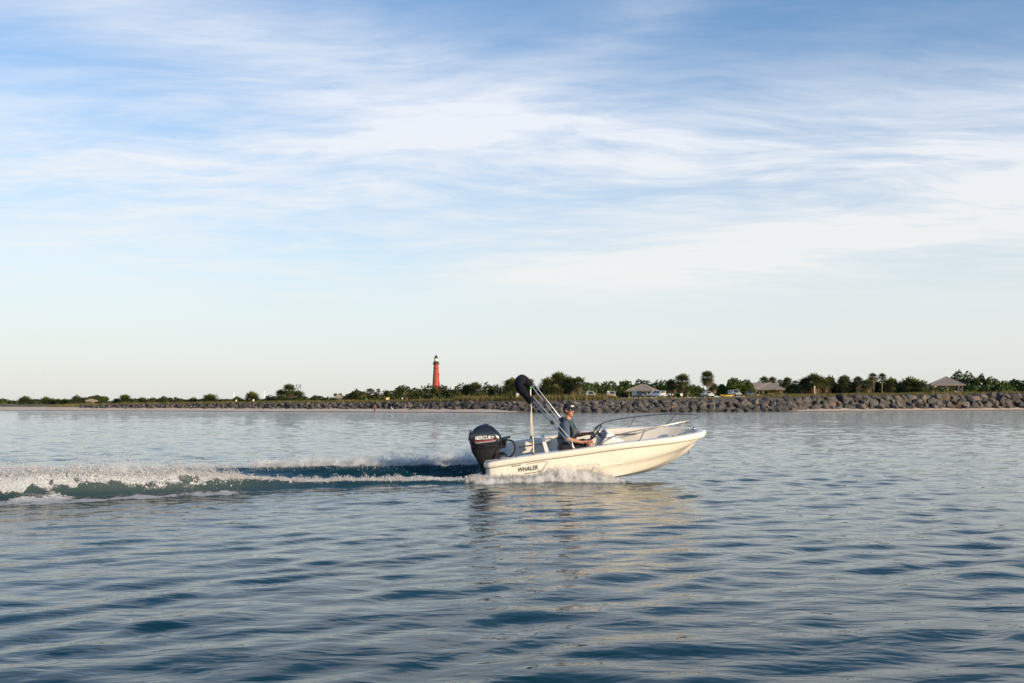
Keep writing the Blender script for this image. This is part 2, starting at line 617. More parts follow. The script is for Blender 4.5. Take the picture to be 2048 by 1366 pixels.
def water_mat(t, bs, out):
    tc = t.add('ShaderNodeTexCoord')
    geo = t.add('ShaderNodeNewGeometry')
    pos = geo.outputs['Position']
    fo = t.add('ShaderNodeAttribute', attribute_name='foam').outputs['Fac']
    gr_ = t.add('ShaderNodeAttribute', attribute_name='green').outputs['Fac']
    # foam lace: broken up by two scales of noise
    m1 = t.add('ShaderNodeMapping', inp={'Vector': pos, 'Scale': (1.0, 1.6, 1.0)})
    n1 = t.noise(m1.outputs[0], 7.0, 6, 0.65, 0.6)
    n2 = t.noise(m1.outputs[0], 26.0, 4, 0.6)
    nn = t.math('ADD', t.math('MULTIPLY', n1, 0.60), t.math('MULTIPLY', n2, 0.40))
    thr = t.math('SUBTRACT', 0.98, t.math('MULTIPLY', fo, 0.78))
    fm = t.smooth(t.math('SUBTRACT', nn, thr), -0.055, 0.07)
    fm = t.math('MULTIPLY', fm, t.smooth(fo, 0.08, 0.3))
    deep = (0.002, 0.028, 0.036)
    body = t.mix(t.math('MULTIPLY', gr_, 0.8), deep, (0.075, 0.100, 0.092))
    t.put(bs.inputs['Base Color'], t.mix(fm, body, t.ramp(n2, [(0.3, (0.26, 0.29, 0.30)), (0.65, (0.56, 0.57, 0.57))])))
    t.put(bs.inputs['Roughness'], t.math('ADD', 0.035, t.math('MULTIPLY', fm, 0.6)))
    bs.inputs['IOR'].default_value = 1.25
    m2 = t.add('ShaderNodeMapping', inp={'Vector': pos, 'Rotation': (0, 0, R(-26)), 'Scale': (0.8, 1.7, 1.0)})
    b1 = t.noise(m2.outputs[0], 2.2, 3, 0.5, 0.3)
    m3 = t.add('ShaderNodeMapping', inp={'Vector': pos, 'Rotation': (0, 0, R(-18)), 'Scale': (0.32, 0.75, 1.0)})
    b2 = t.noise(m3.outputs[0], 2.6, 3, 0.5, 0.2)
    py = t.add('ShaderNodeSeparateXYZ', inp={0: pos}).outputs[1]
    far = t.smooth(py, 12.0, 60.0)          # more breeze on the open channel than in the lee near the camera
    hgt = t.math('ADD', t.math('MULTIPLY', b1, 0.022), t.math('MULTIPLY', t.math('MULTIPLY', b2, 0.085), far))
    hgt = t.math('ADD', hgt, t.math('MULTIPLY', t.math('MULTIPLY', nn, fm), 0.05))
    bp = t.add('ShaderNodeBump', inp={'Height': hgt, 'Strength': 1.0, 'Distance': 1.0})
    t.put(bs.inputs['Normal'], bp.outputs[0])


M_water = material('water', rough=0.04, build=water_mat)
water = obj('water', me, M_water)
tag(water, kind='structure')
mb = MB()
far_w = 9000
rs = [(-far_w, -far_w), (far_w, -far_w), (far_w, far_w), (-far_w, far_w)]
mb.add([(x, y, -0.55) for x, y in rs], [(0, 1, 2, 3)])
open_water = mb.build('open_water', M_water, smooth=0)
tag(open_water, kind='structure')


# ------------------------------------------------------------------ shore: beach, land
PXS = [-900, -500, -200, 0, 350, 700, 1000, 1150, 1300, 1600, 1850, 2048, 2300, 2600, 3000]
DWS = [330, 270, 235, 217, 196, 178, 163, 164, 171, 190, 212, 232, 255, 280, 320]      # distance of the waterline
LFR = [1.3, 1.3, 1.3, 1.25, 1.4, 1.65, 1.9, 2.0, 2.2, 2.7, 3.25, 3.8, 4.2, 4.4, 4.5]    # height of the land behind the rocks
LBK = [1.4, 1.4, 1.4, 1.35, 1.5, 1.8, 2.3, 2.6, 2.95, 3.5, 4.0, 4.6, 5.0, 5.2, 5.3]      # height further inland


def px_of(x, y):
    return 1024 + FPX * x / y


def dw(px):
    return np.interp(px, PXS, DWS)


SX = np.array([(p - 1024) / FPX * d for p, d in zip(PXS, DWS)])


def shore_y(x):
    return np.interp(x, SX, DWS)


def shore_px(x):
    return np.interp(x, SX, PXS)


def land_z(x, y):
    v = y - shore_y(x)
    p = shore_px(x)
    lf = np.interp(p, PXS, LFR)
    lb = np.interp(p, PXS, LBK)
    top = np.interp(p, [-900, 1000, 1100, 1540, 1640, 3000], [0.62, 0.62, 0.25, 0.25, 0.55, 0.55])
    beach = np.where(v < 0, v * 0.1 - 0.02, -0.02 + top * np.clip(v / 6.0, 0, 1))
    dune = smoothstep(-p, -230, -120)                       # sand runs up to the plants at the far left, no rocks
    t = smoothstep(v, 5.8, 6.0 + 1.0 * lf) * (1 - dune) + smoothstep(v, 4, 26) * dune
    z = beach * (1 - t) + lf * t
    z = z + (lb - lf) * smoothstep(v, 25, 95)
    return z


def gz_at(x, y):
    return float(land_z(np.array([x]), np.array([y]))[0])


vv = np.array([-12, -6, -2, 0, 1, 2, 3, 4, 5, 6, 6.5, 7, 7.5, 8, 8.5, 9, 9.5, 10, 11, 12, 14, 17, 21, 27, 35, 46, 60, 80, 110, 160, 260, 500, 1000, 2200, 4500])
xs = np.concatenate([np.linspace(-420, -140, 40), np.linspace(-138, 150, 420), np.linspace(153, 460, 44)])
g_x, g_v = np.meshgrid(xs, vv, indexing='ij')
wob = 0.8 * (fbm(g_x * 0.05, g_v * 0 + 3, 71, 3) - 0.5) * np.clip(1 - np.abs(g_v) / 8, 0, 1)
g_X = g_x * (1 + np.clip(g_v - 60, 0, None) / 190.0)
g_y = shore_y(g_x) + g_v + wob
zz = land_z(g_x, shore_y(g_x) + g_v)
zz = zz + 0.10 * (fbm(g_x * 0.5, g_v * 0.5, 17, 4) - 0.5) * smoothstep(g_v, 1, 5) + 0.5 * (fbm(g_x * 0.06, g_v * 0.06, 27, 3) - 0.5) * smoothstep(g_v, 14, 30)
split = int(np.searchsorted(vv, 6.0))
split2 = int(np.searchsorted(vv, 11.0))


def sheet(name, a, b, mat):
    V = np.stack([g_X[:, a:b], g_y[:, a:b], zz[:, a:b]], -1)
    n0, n1 = V.shape[:2]
    idx = np.arange(n0 * n1).reshape(n0, n1)
    F = np.stack([idx[:-1, :-1], idx[1:, :-1], idx[1:, 1:], idx[:-1, 1:]], -1).reshape(-1, 4)
    me = quads_mesh(name, V.reshape(-1, 3), F)
    me.polygons.foreach_set('use_smooth', np.ones(len(F), dtype=bool))
    return tag(obj(name, me, mat), kind='structure')


def sand_mat(t, bs, out):
    geo = t.add('ShaderNodeNewGeometry')
    z = t.add('ShaderNodeSeparateXYZ', inp={0: geo.outputs['Position']}).outputs[2]
    n = t.noise(geo.outputs['Position'], 0.35, 5, 0.6)
    dry = t.ramp(n, [(0.3, (0.54, 0.42, 0.31)), (0.7, (0.64, 0.52, 0.39))])
    zn = t.math('ADD', z, t.math('MULTIPLY', t.math('SUBTRACT', n, 0.5), 0.12))
    wetf = t.smooth(zn, 0.14, 0.05)
    t.put(bs.inputs['Base Color'], t.mix(wetf, dry, (0.15, 0.125, 0.10)))
    t.put(bs.inputs['Roughness'], t.math('SUBTRACT', 0.9, t.math('MULTIPLY', wetf, 0.35)))


def turf_mat(t, bs, out):
    geo = t.add('ShaderNodeNewGeometry')
    n = t.noise(geo.outputs['Position'], 0.5, 6, 0.65)
    t.put(bs.inputs['Base Color'], t.ramp(n, [(0.30, (0.050, 0.055, 0.018)), (0.5, (0.10, 0.095, 0.035)), (0.72, (0.20, 0.165, 0.085))]))
    b = t.add('ShaderNodeBump', inp={'Height': t.noise(geo.outputs['Position'], 4.0, 5, 0.7), 'Strength': 0.6, 'Distance': 0.2})
    t.put(bs.inputs['Normal'], b.outputs[0])


M_sand = material('sand', rough=0.9, build=sand_mat)


def bank_mat(t, bs, out):
    geo = t.add('ShaderNodeNewGeometry')
    x = t.add('ShaderNodeSeparateXYZ', inp={0: geo.outputs['Position']}).outputs[0]
    n = t.noise(geo.outputs['Position'], 1.5, 6, 0.6)
    rub = t.ramp(n, [(0.3, (0.035, 0.032, 0.028)), (0.7, (0.085, 0.075, 0.065))])
    xs_ = t.math('ADD', x, t.math('MULTIPLY', n, 6.0))
    sandy = t.smooth(xs_, -80.0, -92.0)                     # bare sand where the rocks end
    t.put(bs.inputs['Base Color'], t.mix(sandy, rub, (0.58, 0.47, 0.35)))


M_bank = material('rubble_and_sand', rough=0.95, build=bank_mat)
M_turf = material('dune_turf', rough=0.95, build=turf_mat)
sheet('beach', 0, split + 1, M_sand)
sheet('rubble_bank', split, split2 + 1, M_bank)
sheet('ground', split2, len(vv), M_turf)

# ------------------------------------------------------------------ rock revetment


def rock_mesh(name, seed):
    rg = np.random.default_rng(seed)
    bm = bmesh.new()
    n = rg.integers(13, 19)
    for i in range(n):
        d = rg.normal(size=3)
        d /= np.linalg.norm(d)
        d = np.sign(d) * np.abs(d) ** 0.75
        d *= np.array([1.0, 0.85, 0.78]) * rg.uniform(0.86, 1.08)
        bm.verts.new(d)
    res = bmesh.ops.convex_hull(bm, input=bm.verts)
    bmesh.ops.delete(bm, geom=[v for v in bm.verts if not v.link_faces], context='VERTS')
    bmesh.ops.recalc_face_normals(bm, faces=bm.faces)
    me = bpy.data.meshes.new(name)
    bm.to_mesh(me)
    bm.free()
    return me


def rock_mat(attr):
    def f(t, bs, out):
        geo = t.add('ShaderNodeNewGeometry')
        if attr:
            rnd = t.add('ShaderNodeAttribute', attribute_name='tint').outputs['Fac']
        else:
            rnd = t.add('ShaderNodeObjectInfo').outputs['Random']
        n = t.noise(geo.outputs['Position'], 1.6, 6, 0.65)
        base = t.ramp(rnd, [(0.0, (0.085, 0.082, 0.082)), (0.40, (0.145, 0.137, 0.130)), (0.70, (0.22, 0.20, 0.185)), (0.90, (0.31, 0.265, 0.225)), (0.985, (0.33, 0.19, 0.10))])
        dark = t.mix(t.smooth(n, 0.40, 0.62), t.mix(0.46, base, (0, 0, 0)), (0.05, 0.045, 0.042))
        z = t.add('ShaderNodeSeparateXYZ', inp={0: geo.outputs['Position']}).outputs[2]
        t.put(bs.inputs['Base Color'], t.mix(t.math('MULTIPLY', t.smooth(z, 0.85, 0.35), 0.6), dark, (0.045, 0.042, 0.036)))   # tide stain with weed
        b = t.add('ShaderNodeBump', inp={'Height': t.noise(geo.outputs['Position'], 3.5, 6, 0.7), 'Strength': 0.8, 'Distance': 0.18})
        t.put(bs.inputs['Normal'], b.outputs[0])
    return material('boulder_rock_' + ('far' if attr else 'near'), rough=0.85, build=f)


ROCKS = [rock_mesh('boulder', 100 + k) for k in range(9)]
M_rock, M_rock_far = rock_mat(False), rock_mat(True)
for r_ in ROCKS:
    r_.materials.append(M_rock)
rock_list = []
px = 140.0
rg = np.random.default_rng(5)
while px < 2150:
    d0 = float(dw(px))
    lf = float(np.interp(px, PXS, LFR)) - float(np.interp(px, [200, 700, 1000, 1600, 2048], [0.0, 0.15, 0.40, 0.40, 0.25]))
    if px < 240:
        lf *= 0.75 + 0.25 * (px - 140) / 100
    half = float(np.interp(px, [140, 700, 1000, 1300, 1550, 2048, 2200], [0.42, 0.54, 0.72, 0.80, 1.02, 1.22, 1.25]))
    direct = float(np.interp(px, [980, 1090, 1540, 1640], [0, 1, 1, 0]))     # rocks reach into the water here
    v0 = 5.6 - 4.6 * direct
    z0 = 0.25 - 0.25 * direct
    rows = max(3, int(round(math.hypot(lf - z0, 6.1 + lf - v0) / (half * 1.15))) + 1)
    for k in range(rows):
        t_ = k / (rows - 1)
        v = v0 - 0.35 * half + (6.1 + 0.85 * lf - v0) * t_ + rg.normal(0, 0.25)
        z = z0 + (lf - z0 - half * 0.25) * t_ + rg.normal(0, 0.10) * half
        jit = rg.uniform(-0.8, 0.8) * half
        sc = half * rg.uniform(0.75, 1.28)
        x = (px - 1024) / FPX * d0 + jit
        rock_list.append((x, float(shore_y(x)) + v, z, sc, rg.uniform(0, 6.28), rg.normal(0, 0.35), rg.normal(0, 0.35), rg.uniform(0.9, 1.35), sc * FPX / (d0 + v) * (0.35 if px > 2075 else 1)))
    px += half * 1.5 * FPX / d0
# rough core of smaller stones under the boulders
rock_list.sort(key=lambda q: -q[8])
wall = empty('rock_revetment', (30, 190, 0.0))
tag(wall, 'long grey boulder revetment along the shore between beach and dune grass', 'rock wall')
wall_inv = wall.matrix_world.inverted()
for i, (x, y, z, sc, rz, rx, ry, st, _) in enumerate(rock_list[:300]):
    o = obj('boulder', ROCKS[i % 9], None, wall)
    o.location = (x - 30, y - 190, z)
    o.rotation_euler = (rx, ry, rz)
    o.scale = (sc * st, sc, sc * 0.86)
Vs, Fs, Ts, off = [], [], [], 0
for i, (x, y, z, sc, rz, rx, ry, st, _) in enumerate(rock_list[300:]):
    m = ROCKS[i % 9]
    M = Euler((rx, ry, rz)).to_matrix() @ Matrix.Diagonal((sc * st, sc, sc * 0.86))
    vs_ = np.array([list(M @ v.co) for v in m.vertices]) + np.array([x - 30, y - 190, z])
    for p in m.polygons:
        for k in range(1, len(p.vertices) - 1):
            Fs.append((p.vertices[0] + off, p.vertices[k] + off, p.vertices[k + 1] + off))
    Vs.append(vs_)
    Ts.append(np.full(len(vs_), rg.uniform()))
    off += len(vs_)
me = quads_mesh('smaller_boulders', np.concatenate(Vs), np.array(Fs), np.concatenate(Ts))
tag(obj('smaller_boulders', me, M_rock_far, wall), kind='stuff')


# ------------------------------------------------------------------ plants
def foliage_mat(name, stops, trans=0.35):
    def f(t, bs, out):
        a = t.add('ShaderNodeAttribute', attribute_name='tint').outputs['Fac']
        c = t.ramp(a, stops)
        t.put(bs.inputs['Base Color'], c)
        tr = t.add('ShaderNodeBsdfTranslucent', inp={'Color': c})
        mx = t.add('ShaderNodeMixShader', inp={0: trans, 1: bs.outputs[0], 2: tr.outputs[0]})
        t.put(out.inputs['Surface'], mx.outputs[0])
    return material(name, rough=0.6, spec=0.3, build=f)


M_scrub = foliage_mat('scrub_leaves', [(0.0, (0.0192, 0.0290, 0.0083)), (0.45, (0.0441, 0.0601, 0.0145)), (0.8, (0.0804, 0.0886, 0.0223)), (1.0, (0.1286, 0.1047, 0.0405))])
M_bright = foliage_mat('bright_leaves', [(0.0, (0.0287, 0.0487, 0.0100)), (0.5, (0.0612, 0.1017, 0.0181)), (1.0, (0.1217, 0.1460, 0.0406))])
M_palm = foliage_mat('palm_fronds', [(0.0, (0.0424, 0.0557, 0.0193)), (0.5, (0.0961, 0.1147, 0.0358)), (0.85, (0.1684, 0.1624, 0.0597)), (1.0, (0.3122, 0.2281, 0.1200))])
M_dead = foliage_mat('dead_fronds', [(0.0, (0.144, 0.102, 0.060)), (1.0, (0.336, 0.240, 0.144))])
M_grass = foliage_mat('dune_grass', [(0.0, (0.050, 0.062, 0.016)), (0.5, (0.115, 0.110, 0.034)), (1.0, (0.27, 0.205, 0.09))])
M_trunk = material('palm_trunk', rough=0.9, build=varied((0.10, 0.085, 0.07), (0.22, 0.185, 0.15), 3.0, 5, 0.5))


def leaf_cloud(blobs, n_per_m2=26, size=0.30, seed=0, flat=0.6):
    """leaf faces spread through lumpy volumes; blobs = (x, y, zbase, rx, ry, rz)"""
    rg = np.random.default_rng(seed)
    Vs, Ts = [], []
    for (x, y, z, rx, ry, rz) in blobs:
        area = 4.2 * ((rx * ry) ** 0.8 + (rx * rz) ** 0.8 + (ry * rz) ** 0.8) / 1.6
        n = int(area * n_per_m2)
        d = rg.normal(size=(n, 3))
        d[:, 2] = np.abs(d[:, 2]) * 1.0 - 0.12
        d /= np.linalg.norm(d, axis=1)[:, None]
        # lumps: push the shell in and out with noise over direction
        lump = fbm(d[:, 0] * 2.6 + x, d[:, 2] * 3.1 + d[:, 1] * 2.1 + y, seed + 3, 3)
        rad = (0.62 + 0.62 * lump) * (1 - 0.38 * rg.random(n) ** 2)
        c = d * rad[:, None] * np.array([rx, ry, rz]) + np.array([x, y, z])
        nrm = d + rg.normal(0, 0.6, (n, 3))
        nrm /= np.linalg.norm(nrm, axis=1)[:, None]
        a = np.cross(nrm, rg.normal(size=(n, 3)))
        a /= np.linalg.norm(a, axis=1)[:, None] + 1e-6
        b = np.cross(nrm, a)
        s = size * rg.uniform(0.55, 1.25, n)[:, None]
        q = np.stack([c - a * s, c + b * s * flat, c + a * s, c - b * s * flat], 1)
        Vs.append(q.reshape(-1, 3))
        t = np.clip(0.45 + 0.9 * (fbm(c[:, 0] * 0.8, c[:, 2] * 0.8 + c[:, 1] * 0.5, seed + 8, 3) - 0.5) + rg.normal(0, 0.16, n), 0, 1)
        Ts.append(np.repeat(t, 4))
    V = np.concatenate(Vs)
    T = np.concatenate(Ts)
    return V, np.arange(len(V)).reshape(-1, 4), T


def thicket(name, items, mat, label=None, cat=None, seed=0, dens=22, size=0.30, kind='stuff', root=None):
    """items: (px, top_y, half width px, distance)"""
    blobs = []
    for (px, ty, hw, D) in items:
        p = at(px, ty, D)
        base = gz_at(p.x, D)
        h = max(p.z - base, 0.5)
        rx = hw / FPX * D
        blobs.append((p.x, D, base + h * 0.22, rx * 1.1, max(rx * 0.7, 1.2), h * 1.10))
    V, F, T = leaf_cloud(blobs, dens, size, seed)
    o = obj(name, quads_mesh(name, V, F, T), mat)
    return tag(o, label, cat, kind=kind)


def fan_leaf(rg, base, out, length, droop, tints, Vs, Fs, tv):
    """costapalmate leaf: stalk, then a fan of narrow blades that droop at their tips"""
    out = Vector(out).normalized()
    side = out.cross(Vector((0, 0, 1)))
    side = side.normalized() if side.length > 0.05 else Vector((1, 0, 0))
    up = side.cross(out)
    st = Vector(base) + out * length * 0.45
    o = len(Vs)
    w_ = length * 0.016
    Vs += [Vector(base) - side * w_, Vector(base) + side * w_, st + side * w_, st - side * w_]
    Fs.append((o, o + 1, o + 2, o + 3))
    tints += [tv] * 4
    nb = 9
    for k in range(nb):
        a = (k / (nb - 1) - 0.5) * R(215)
        dirv = (out * math.cos(a) + side * math.sin(a)) + up * rg.uniform(-0.10, 0.18)
        dirv.normalize()
        L = length * (0.62 - 0.16 * abs(a) / R(107)) * rg.uniform(0.85, 1.1)
        perp = dirv.cross(up).normalized() * L * 0.085
        mid = st + dirv * L * 0.6
        tip = st + dirv * L + Vector((0, 0, -droop * L * rg.uniform(0.5, 1.1)))
        o = len(Vs)
        Vs += [st, mid + perp, tip, mid - perp]
        Fs.append((o, o + 1, o + 2, o + 3))
        t = min(max(tv + rg.normal(0, 0.10), 0), 1)
        tints += [t] * 4


def palm_meshes(seed, height, crown, n_leaf=36, dead=10, lean=0.05, tall_crown=1.0):
    """trunk mesh, crown mesh, dead frond mesh (origin at foot)"""
    rg = np.random.default_rng(seed)
    tr = MB()
    a = rg.uniform(0, 6.28)
    H = max(height - crown * 0.55 * tall_crown, 0.3)
    pts = [Vector((math.cos(a) * lean * H * t * t, math.sin(a) * lean * H * t * t, H * t - 0.3 * (t == 0))) for t in [0, 0.2, 0.4, 0.6, 0.8, 1.0]]
    rs = [0.24, 0.18, 0.165, 0.16, 0.19, 0.22]
    tr.tube(pts, rs, 9)
    for k in range(int(H * 3)):      # old leaf bases
        t = 0.55 + 0.45 * rg.random()
        q = rg.uniform(0, 6.28)
        c = Vector((math.cos(a) * lean * H * t * t, math.sin(a) * lean * H * t * t, H * t))
        tr.box(c + Vector((math.cos(q), math.sin(q), 0.2)) * 0.17, (0.10, 0.06, 0.26), Euler((0.5 * math.sin(q), -0.5 * math.cos(q), q)))
    top = pts[-1]
    Vs, Fs, Ts = [], [], []
    for k in range(n_leaf):
        t = (k + 0.5) / n_leaf
        el = R(88) - t ** 0.9 * R(128)
        az = k * 2.39996 + rg.normal(0, 0.2)
        out = (math.cos(az) * math.cos(el), math.sin(az) * math.cos(el), math.sin(el) * tall_crown)
        L = crown * rg.uniform(0.85, 1.12) * (0.9 if el > R(50) else 1.0)
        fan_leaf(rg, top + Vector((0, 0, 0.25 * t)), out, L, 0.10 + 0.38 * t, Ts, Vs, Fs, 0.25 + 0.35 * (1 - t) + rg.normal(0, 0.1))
    cv = quads_mesh('crown', np.array([list(v) for v in Vs]), np.array(Fs), np.array(Ts))
    Vs, Fs, Ts = [], [], []
    for k in range(dead):
        az = rg.uniform(0, 6.28)
        el = R(rg.uniform(-78, -42))
        fan_leaf(rg, top + Vector((0, 0, -0.1)), (math.cos(az) * math.cos(el), math.sin(az) * math.cos(el), math.sin(el)), crown * rg.uniform(0.7, 1.05), 0.4, Ts, Vs, Fs, rg.random())
    dv = quads_mesh('dead_fronds', np.array([list(v) for v in Vs]), np.array(Fs), np.array(Ts)) if dead else None
    return tr.mesh('trunk', 50), cv, dv


def palm(px, ty, D, crown_px, label, seed, group='cabbage palms along the shore', n_leaf=36, dead=8, tall=1.0, lean=0.05):
    p = at(px, ty, D)
    base = gz_at(p.x, D)
    h = max(p.z - base, 0.8)
    crown = crown_px / FPX * D * 0.5 * 1.5
    hh_ = max(h - 0.30 * crown, 0.35)
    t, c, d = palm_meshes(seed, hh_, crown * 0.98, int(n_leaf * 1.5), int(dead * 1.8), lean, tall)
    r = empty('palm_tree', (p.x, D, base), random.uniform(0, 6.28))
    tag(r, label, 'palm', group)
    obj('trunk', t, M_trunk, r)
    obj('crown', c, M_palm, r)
    if d:
        obj('dead_fronds', d, M_dead, r)
    return r


# distant wood on the far left, across the river, and behind everything
wood = []
rg = np.random.default_rng(3)
for k in range(80):
    X = -980 + k * 24 + rg.uniform(-8, 8)
    wood.append((X, 1500 + rg.uniform(-60, 60), 1.0, 26, 20, 6.0 + 3.0 * vnoise(np.array([k * 0.35]), np.array([0.5]), 4)[0]))
V, F, T = leaf_cloud(wood, 1.0, 2.6, 5)
tag(obj('distant_wood', quads_mesh('distant_wood', V, F, T), M_scrub), 'far low line of dark woods on the horizon at the left', 'woods', kind='stuff')

# scrub that reads as one mass
thicket('low_hedge', [(70, 801, 12, 262), (105, 801, 22, 255), (140, 802, 16, 255), (215, 803, 22, 255), (265, 801, 10, 245), (305, 799, 16, 240), (330, 797, 18, 240), (355, 798, 18, 240), (385, 800, 14, 238), (400, 800, 16, 236), (445, 801, 20, 235), (478, 801, 18, 232), (520, 799, 18, 232), (545, 795, 20, 235), (575, 796, 18, 232), (605, 796, 20, 230), (635, 794, 18, 232), (660, 797, 16, 230)],
        M_scrub, 'low green scrub hedge behind the rocks at the left', 'scrub', seed=11)
thicket('dune_thicket', [(700, 792, 16, 236), (728, 790, 18, 232), (752, 789, 18, 232), (780, 785, 20, 230), (806, 779, 22, 236), (832, 781, 20, 238), (855, 778, 22, 240), (880, 779, 22, 240), (760, 795, 22, 215), (800, 793, 24, 214), (840, 790, 24, 213), (872, 790, 22, 212), (900, 790, 18, 212), (902, 783, 14, 236), (918, 790, 14, 225), (700, 800, 18, 216), (730, 800, 18, 215)],
        M_scrub, 'dense dark green thicket below the lighthouse', 'thicket', seed=12, dens=24)
thicket('palm_understory', [(920, 775, 14, 232), (910, 783, 14, 226), (975, 775, 14, 235), (990, 776, 14, 236), (1012, 777, 16, 232), (1030, 776, 16, 232), (1052, 774, 16, 232), (1072, 778, 14, 230), (965, 785, 16, 226), (1005, 786, 18, 222), (1040, 788, 18, 220), (1095, 786, 16, 226), (1120, 786, 18, 226), (1148, 786, 14, 226), (1092, 770, 15, 238), (1116, 763, 16, 240), (1140, 768, 15, 238), (1160, 776, 12, 236), (940, 778, 18, 234), (1024, 768, 16, 236), (1056, 766, 14, 238)],
        M_scrub, 'dark undergrowth between the palms behind the dune grass', 'undergrowth', seed=13)
thicket('scrub_ridge', [(1180, 772, 26, 330), (1215, 771, 26, 330), (1250, 770, 26, 330), (1285, 769, 26, 332), (1320, 768, 26, 330), (1350, 772, 24, 325), (1385, 774, 22, 325), (1180, 781, 24, 300), (1215, 781, 24, 300), (1250, 782, 24, 305), (1290, 784, 24, 312), (1330, 784, 22, 310), (1395, 778, 22, 310), (1430, 776, 18, 310), (1452, 777, 18, 305), (1370, 786, 18, 300), (1410, 786, 16, 300)],
        M_bright, 'green scrub ridge behind the parking lot', 'scrub', seed=14, dens=17, size=0.44)
thicket('inland_scrub', [(1480, 776, 20, 318), (1515, 770, 20, 318), (1540, 768, 20, 320), (1570, 768, 20, 318), (1600, 772, 18, 300), (1618, 774, 18, 280), (1645, 774, 20, 280), (1672, 775, 20, 278), (1700, 776, 20, 276), (1728, 776, 20, 276), (1752, 773, 20, 276), (1780, 774, 20, 274), (1805, 777, 18, 272), (1832, 776, 22, 270), (1860, 778, 16, 272), (1590, 782, 14, 270), (1612, 764, 16, 272), (1635, 760, 18, 272), (1660, 763, 16, 274), (1688, 761, 18, 272), (1716, 765, 16, 270), (1745, 763, 18, 270), (1772, 766, 16, 268), (1800, 768, 16, 266), (1825, 764, 22, 264)],
        M_scrub, 'olive scrub under the palms right of the yellow hut', 'scrub', seed=15, dens=17, size=0.42)
thicket('right_dune_scrub', [(1915, 753, 16, 296), (1938, 754, 18, 292), (1960, 758, 18, 290), (1985, 762, 20, 288), (2010, 767, 20, 284), (1890, 768, 18, 292), (2032, 764, 18, 272), (2056, 762, 18, 270), (2085, 764, 20, 270), (1975, 774, 22, 268), (2010, 775, 24, 266), (1945, 774, 18, 276), (2110, 768, 22, 270)],
        M_bright, 'brownish green scrub dune at the right edge', 'scrub', seed=16, dens=18, size=0.40)

# single bushes and broadleaf trees


def broadleaf(px, ty, hw, D, label, mat, seed, nm='broadleaf_tree', cat='tree', trunk_h=0.35, dens=26, group=None):
    p = at(px, ty, D)
    base = gz_at(p.x, D)
    h = p.z - base
    rx = hw / FPX * D
    r = empty(nm, (p.x, D, base))
    tag(r, label, cat, group)
    rg = np.random.default_rng(seed)
    tr = MB()
    blobs = []
    for k in range(6):
        q = rg.uniform(0, 6.28)
        e = Vector((math.cos(q) * rx * 0.55, math.sin(q) * rx * 0.45, h * rg.uniform(0.45, 0.72)))
        tr.tube([(0, 0, -0.2), (e.x * 0.15, e.y * 0.15, h * trunk_h * 0.6), e * 0.7, e], [0.16, 0.12, 0.07, 0.03], 7)
        blobs.append((e.x, e.y, e.z - h * 0.16, rx * rg.uniform(0.42, 0.60), rx * 0.5, h * rg.uniform(0.28, 0.40)))
    blobs.append((0, 0, h * 0.55, rx * 0.62, rx * 0.6, h * 0.46))
    blobs.append((0, 0, h * 0.18, rx * 0.8, rx * 0.7, h * 0.42))
    tr.build('trunk', M_trunk, r)
    V, F, T = leaf_cloud(blobs, dens, 0.27, seed)
    obj('crown', quads_mesh('crown', V, F, T), mat, r)
    return r


broadleaf(713, 779, 22, 226, 'rounded dark tree just right of the small pavilion, left end of the thicket', M_scrub, 41)
broadleaf(190, 791, 26, 275, 'low spreading dark tree behind the small far-left pavilion', M_scrub, 42)
broadleaf(888, 773, 10, 232, 'small dark tree right at the foot of the red lighthouse', M_scrub, 43)
broadleaf(1466, 755, 22, 282, 'bright green broadleaf tree left of the yellow hut, tallest of its clump', M_bright, 44)
broadleaf(1492, 758, 18, 284, 'bright green broadleaf tree touching the yellow hut roof', M_bright, 45)
broadleaf(1443, 767, 13, 284, 'smaller green broadleaf tree beside the tall slender palm', M_bright, 46)
broadleaf(1587, 767, 17, 276, 'light green bush against the right end of the yellow hut', M_bright, 47, 'broadleaf_bush', 'bush')

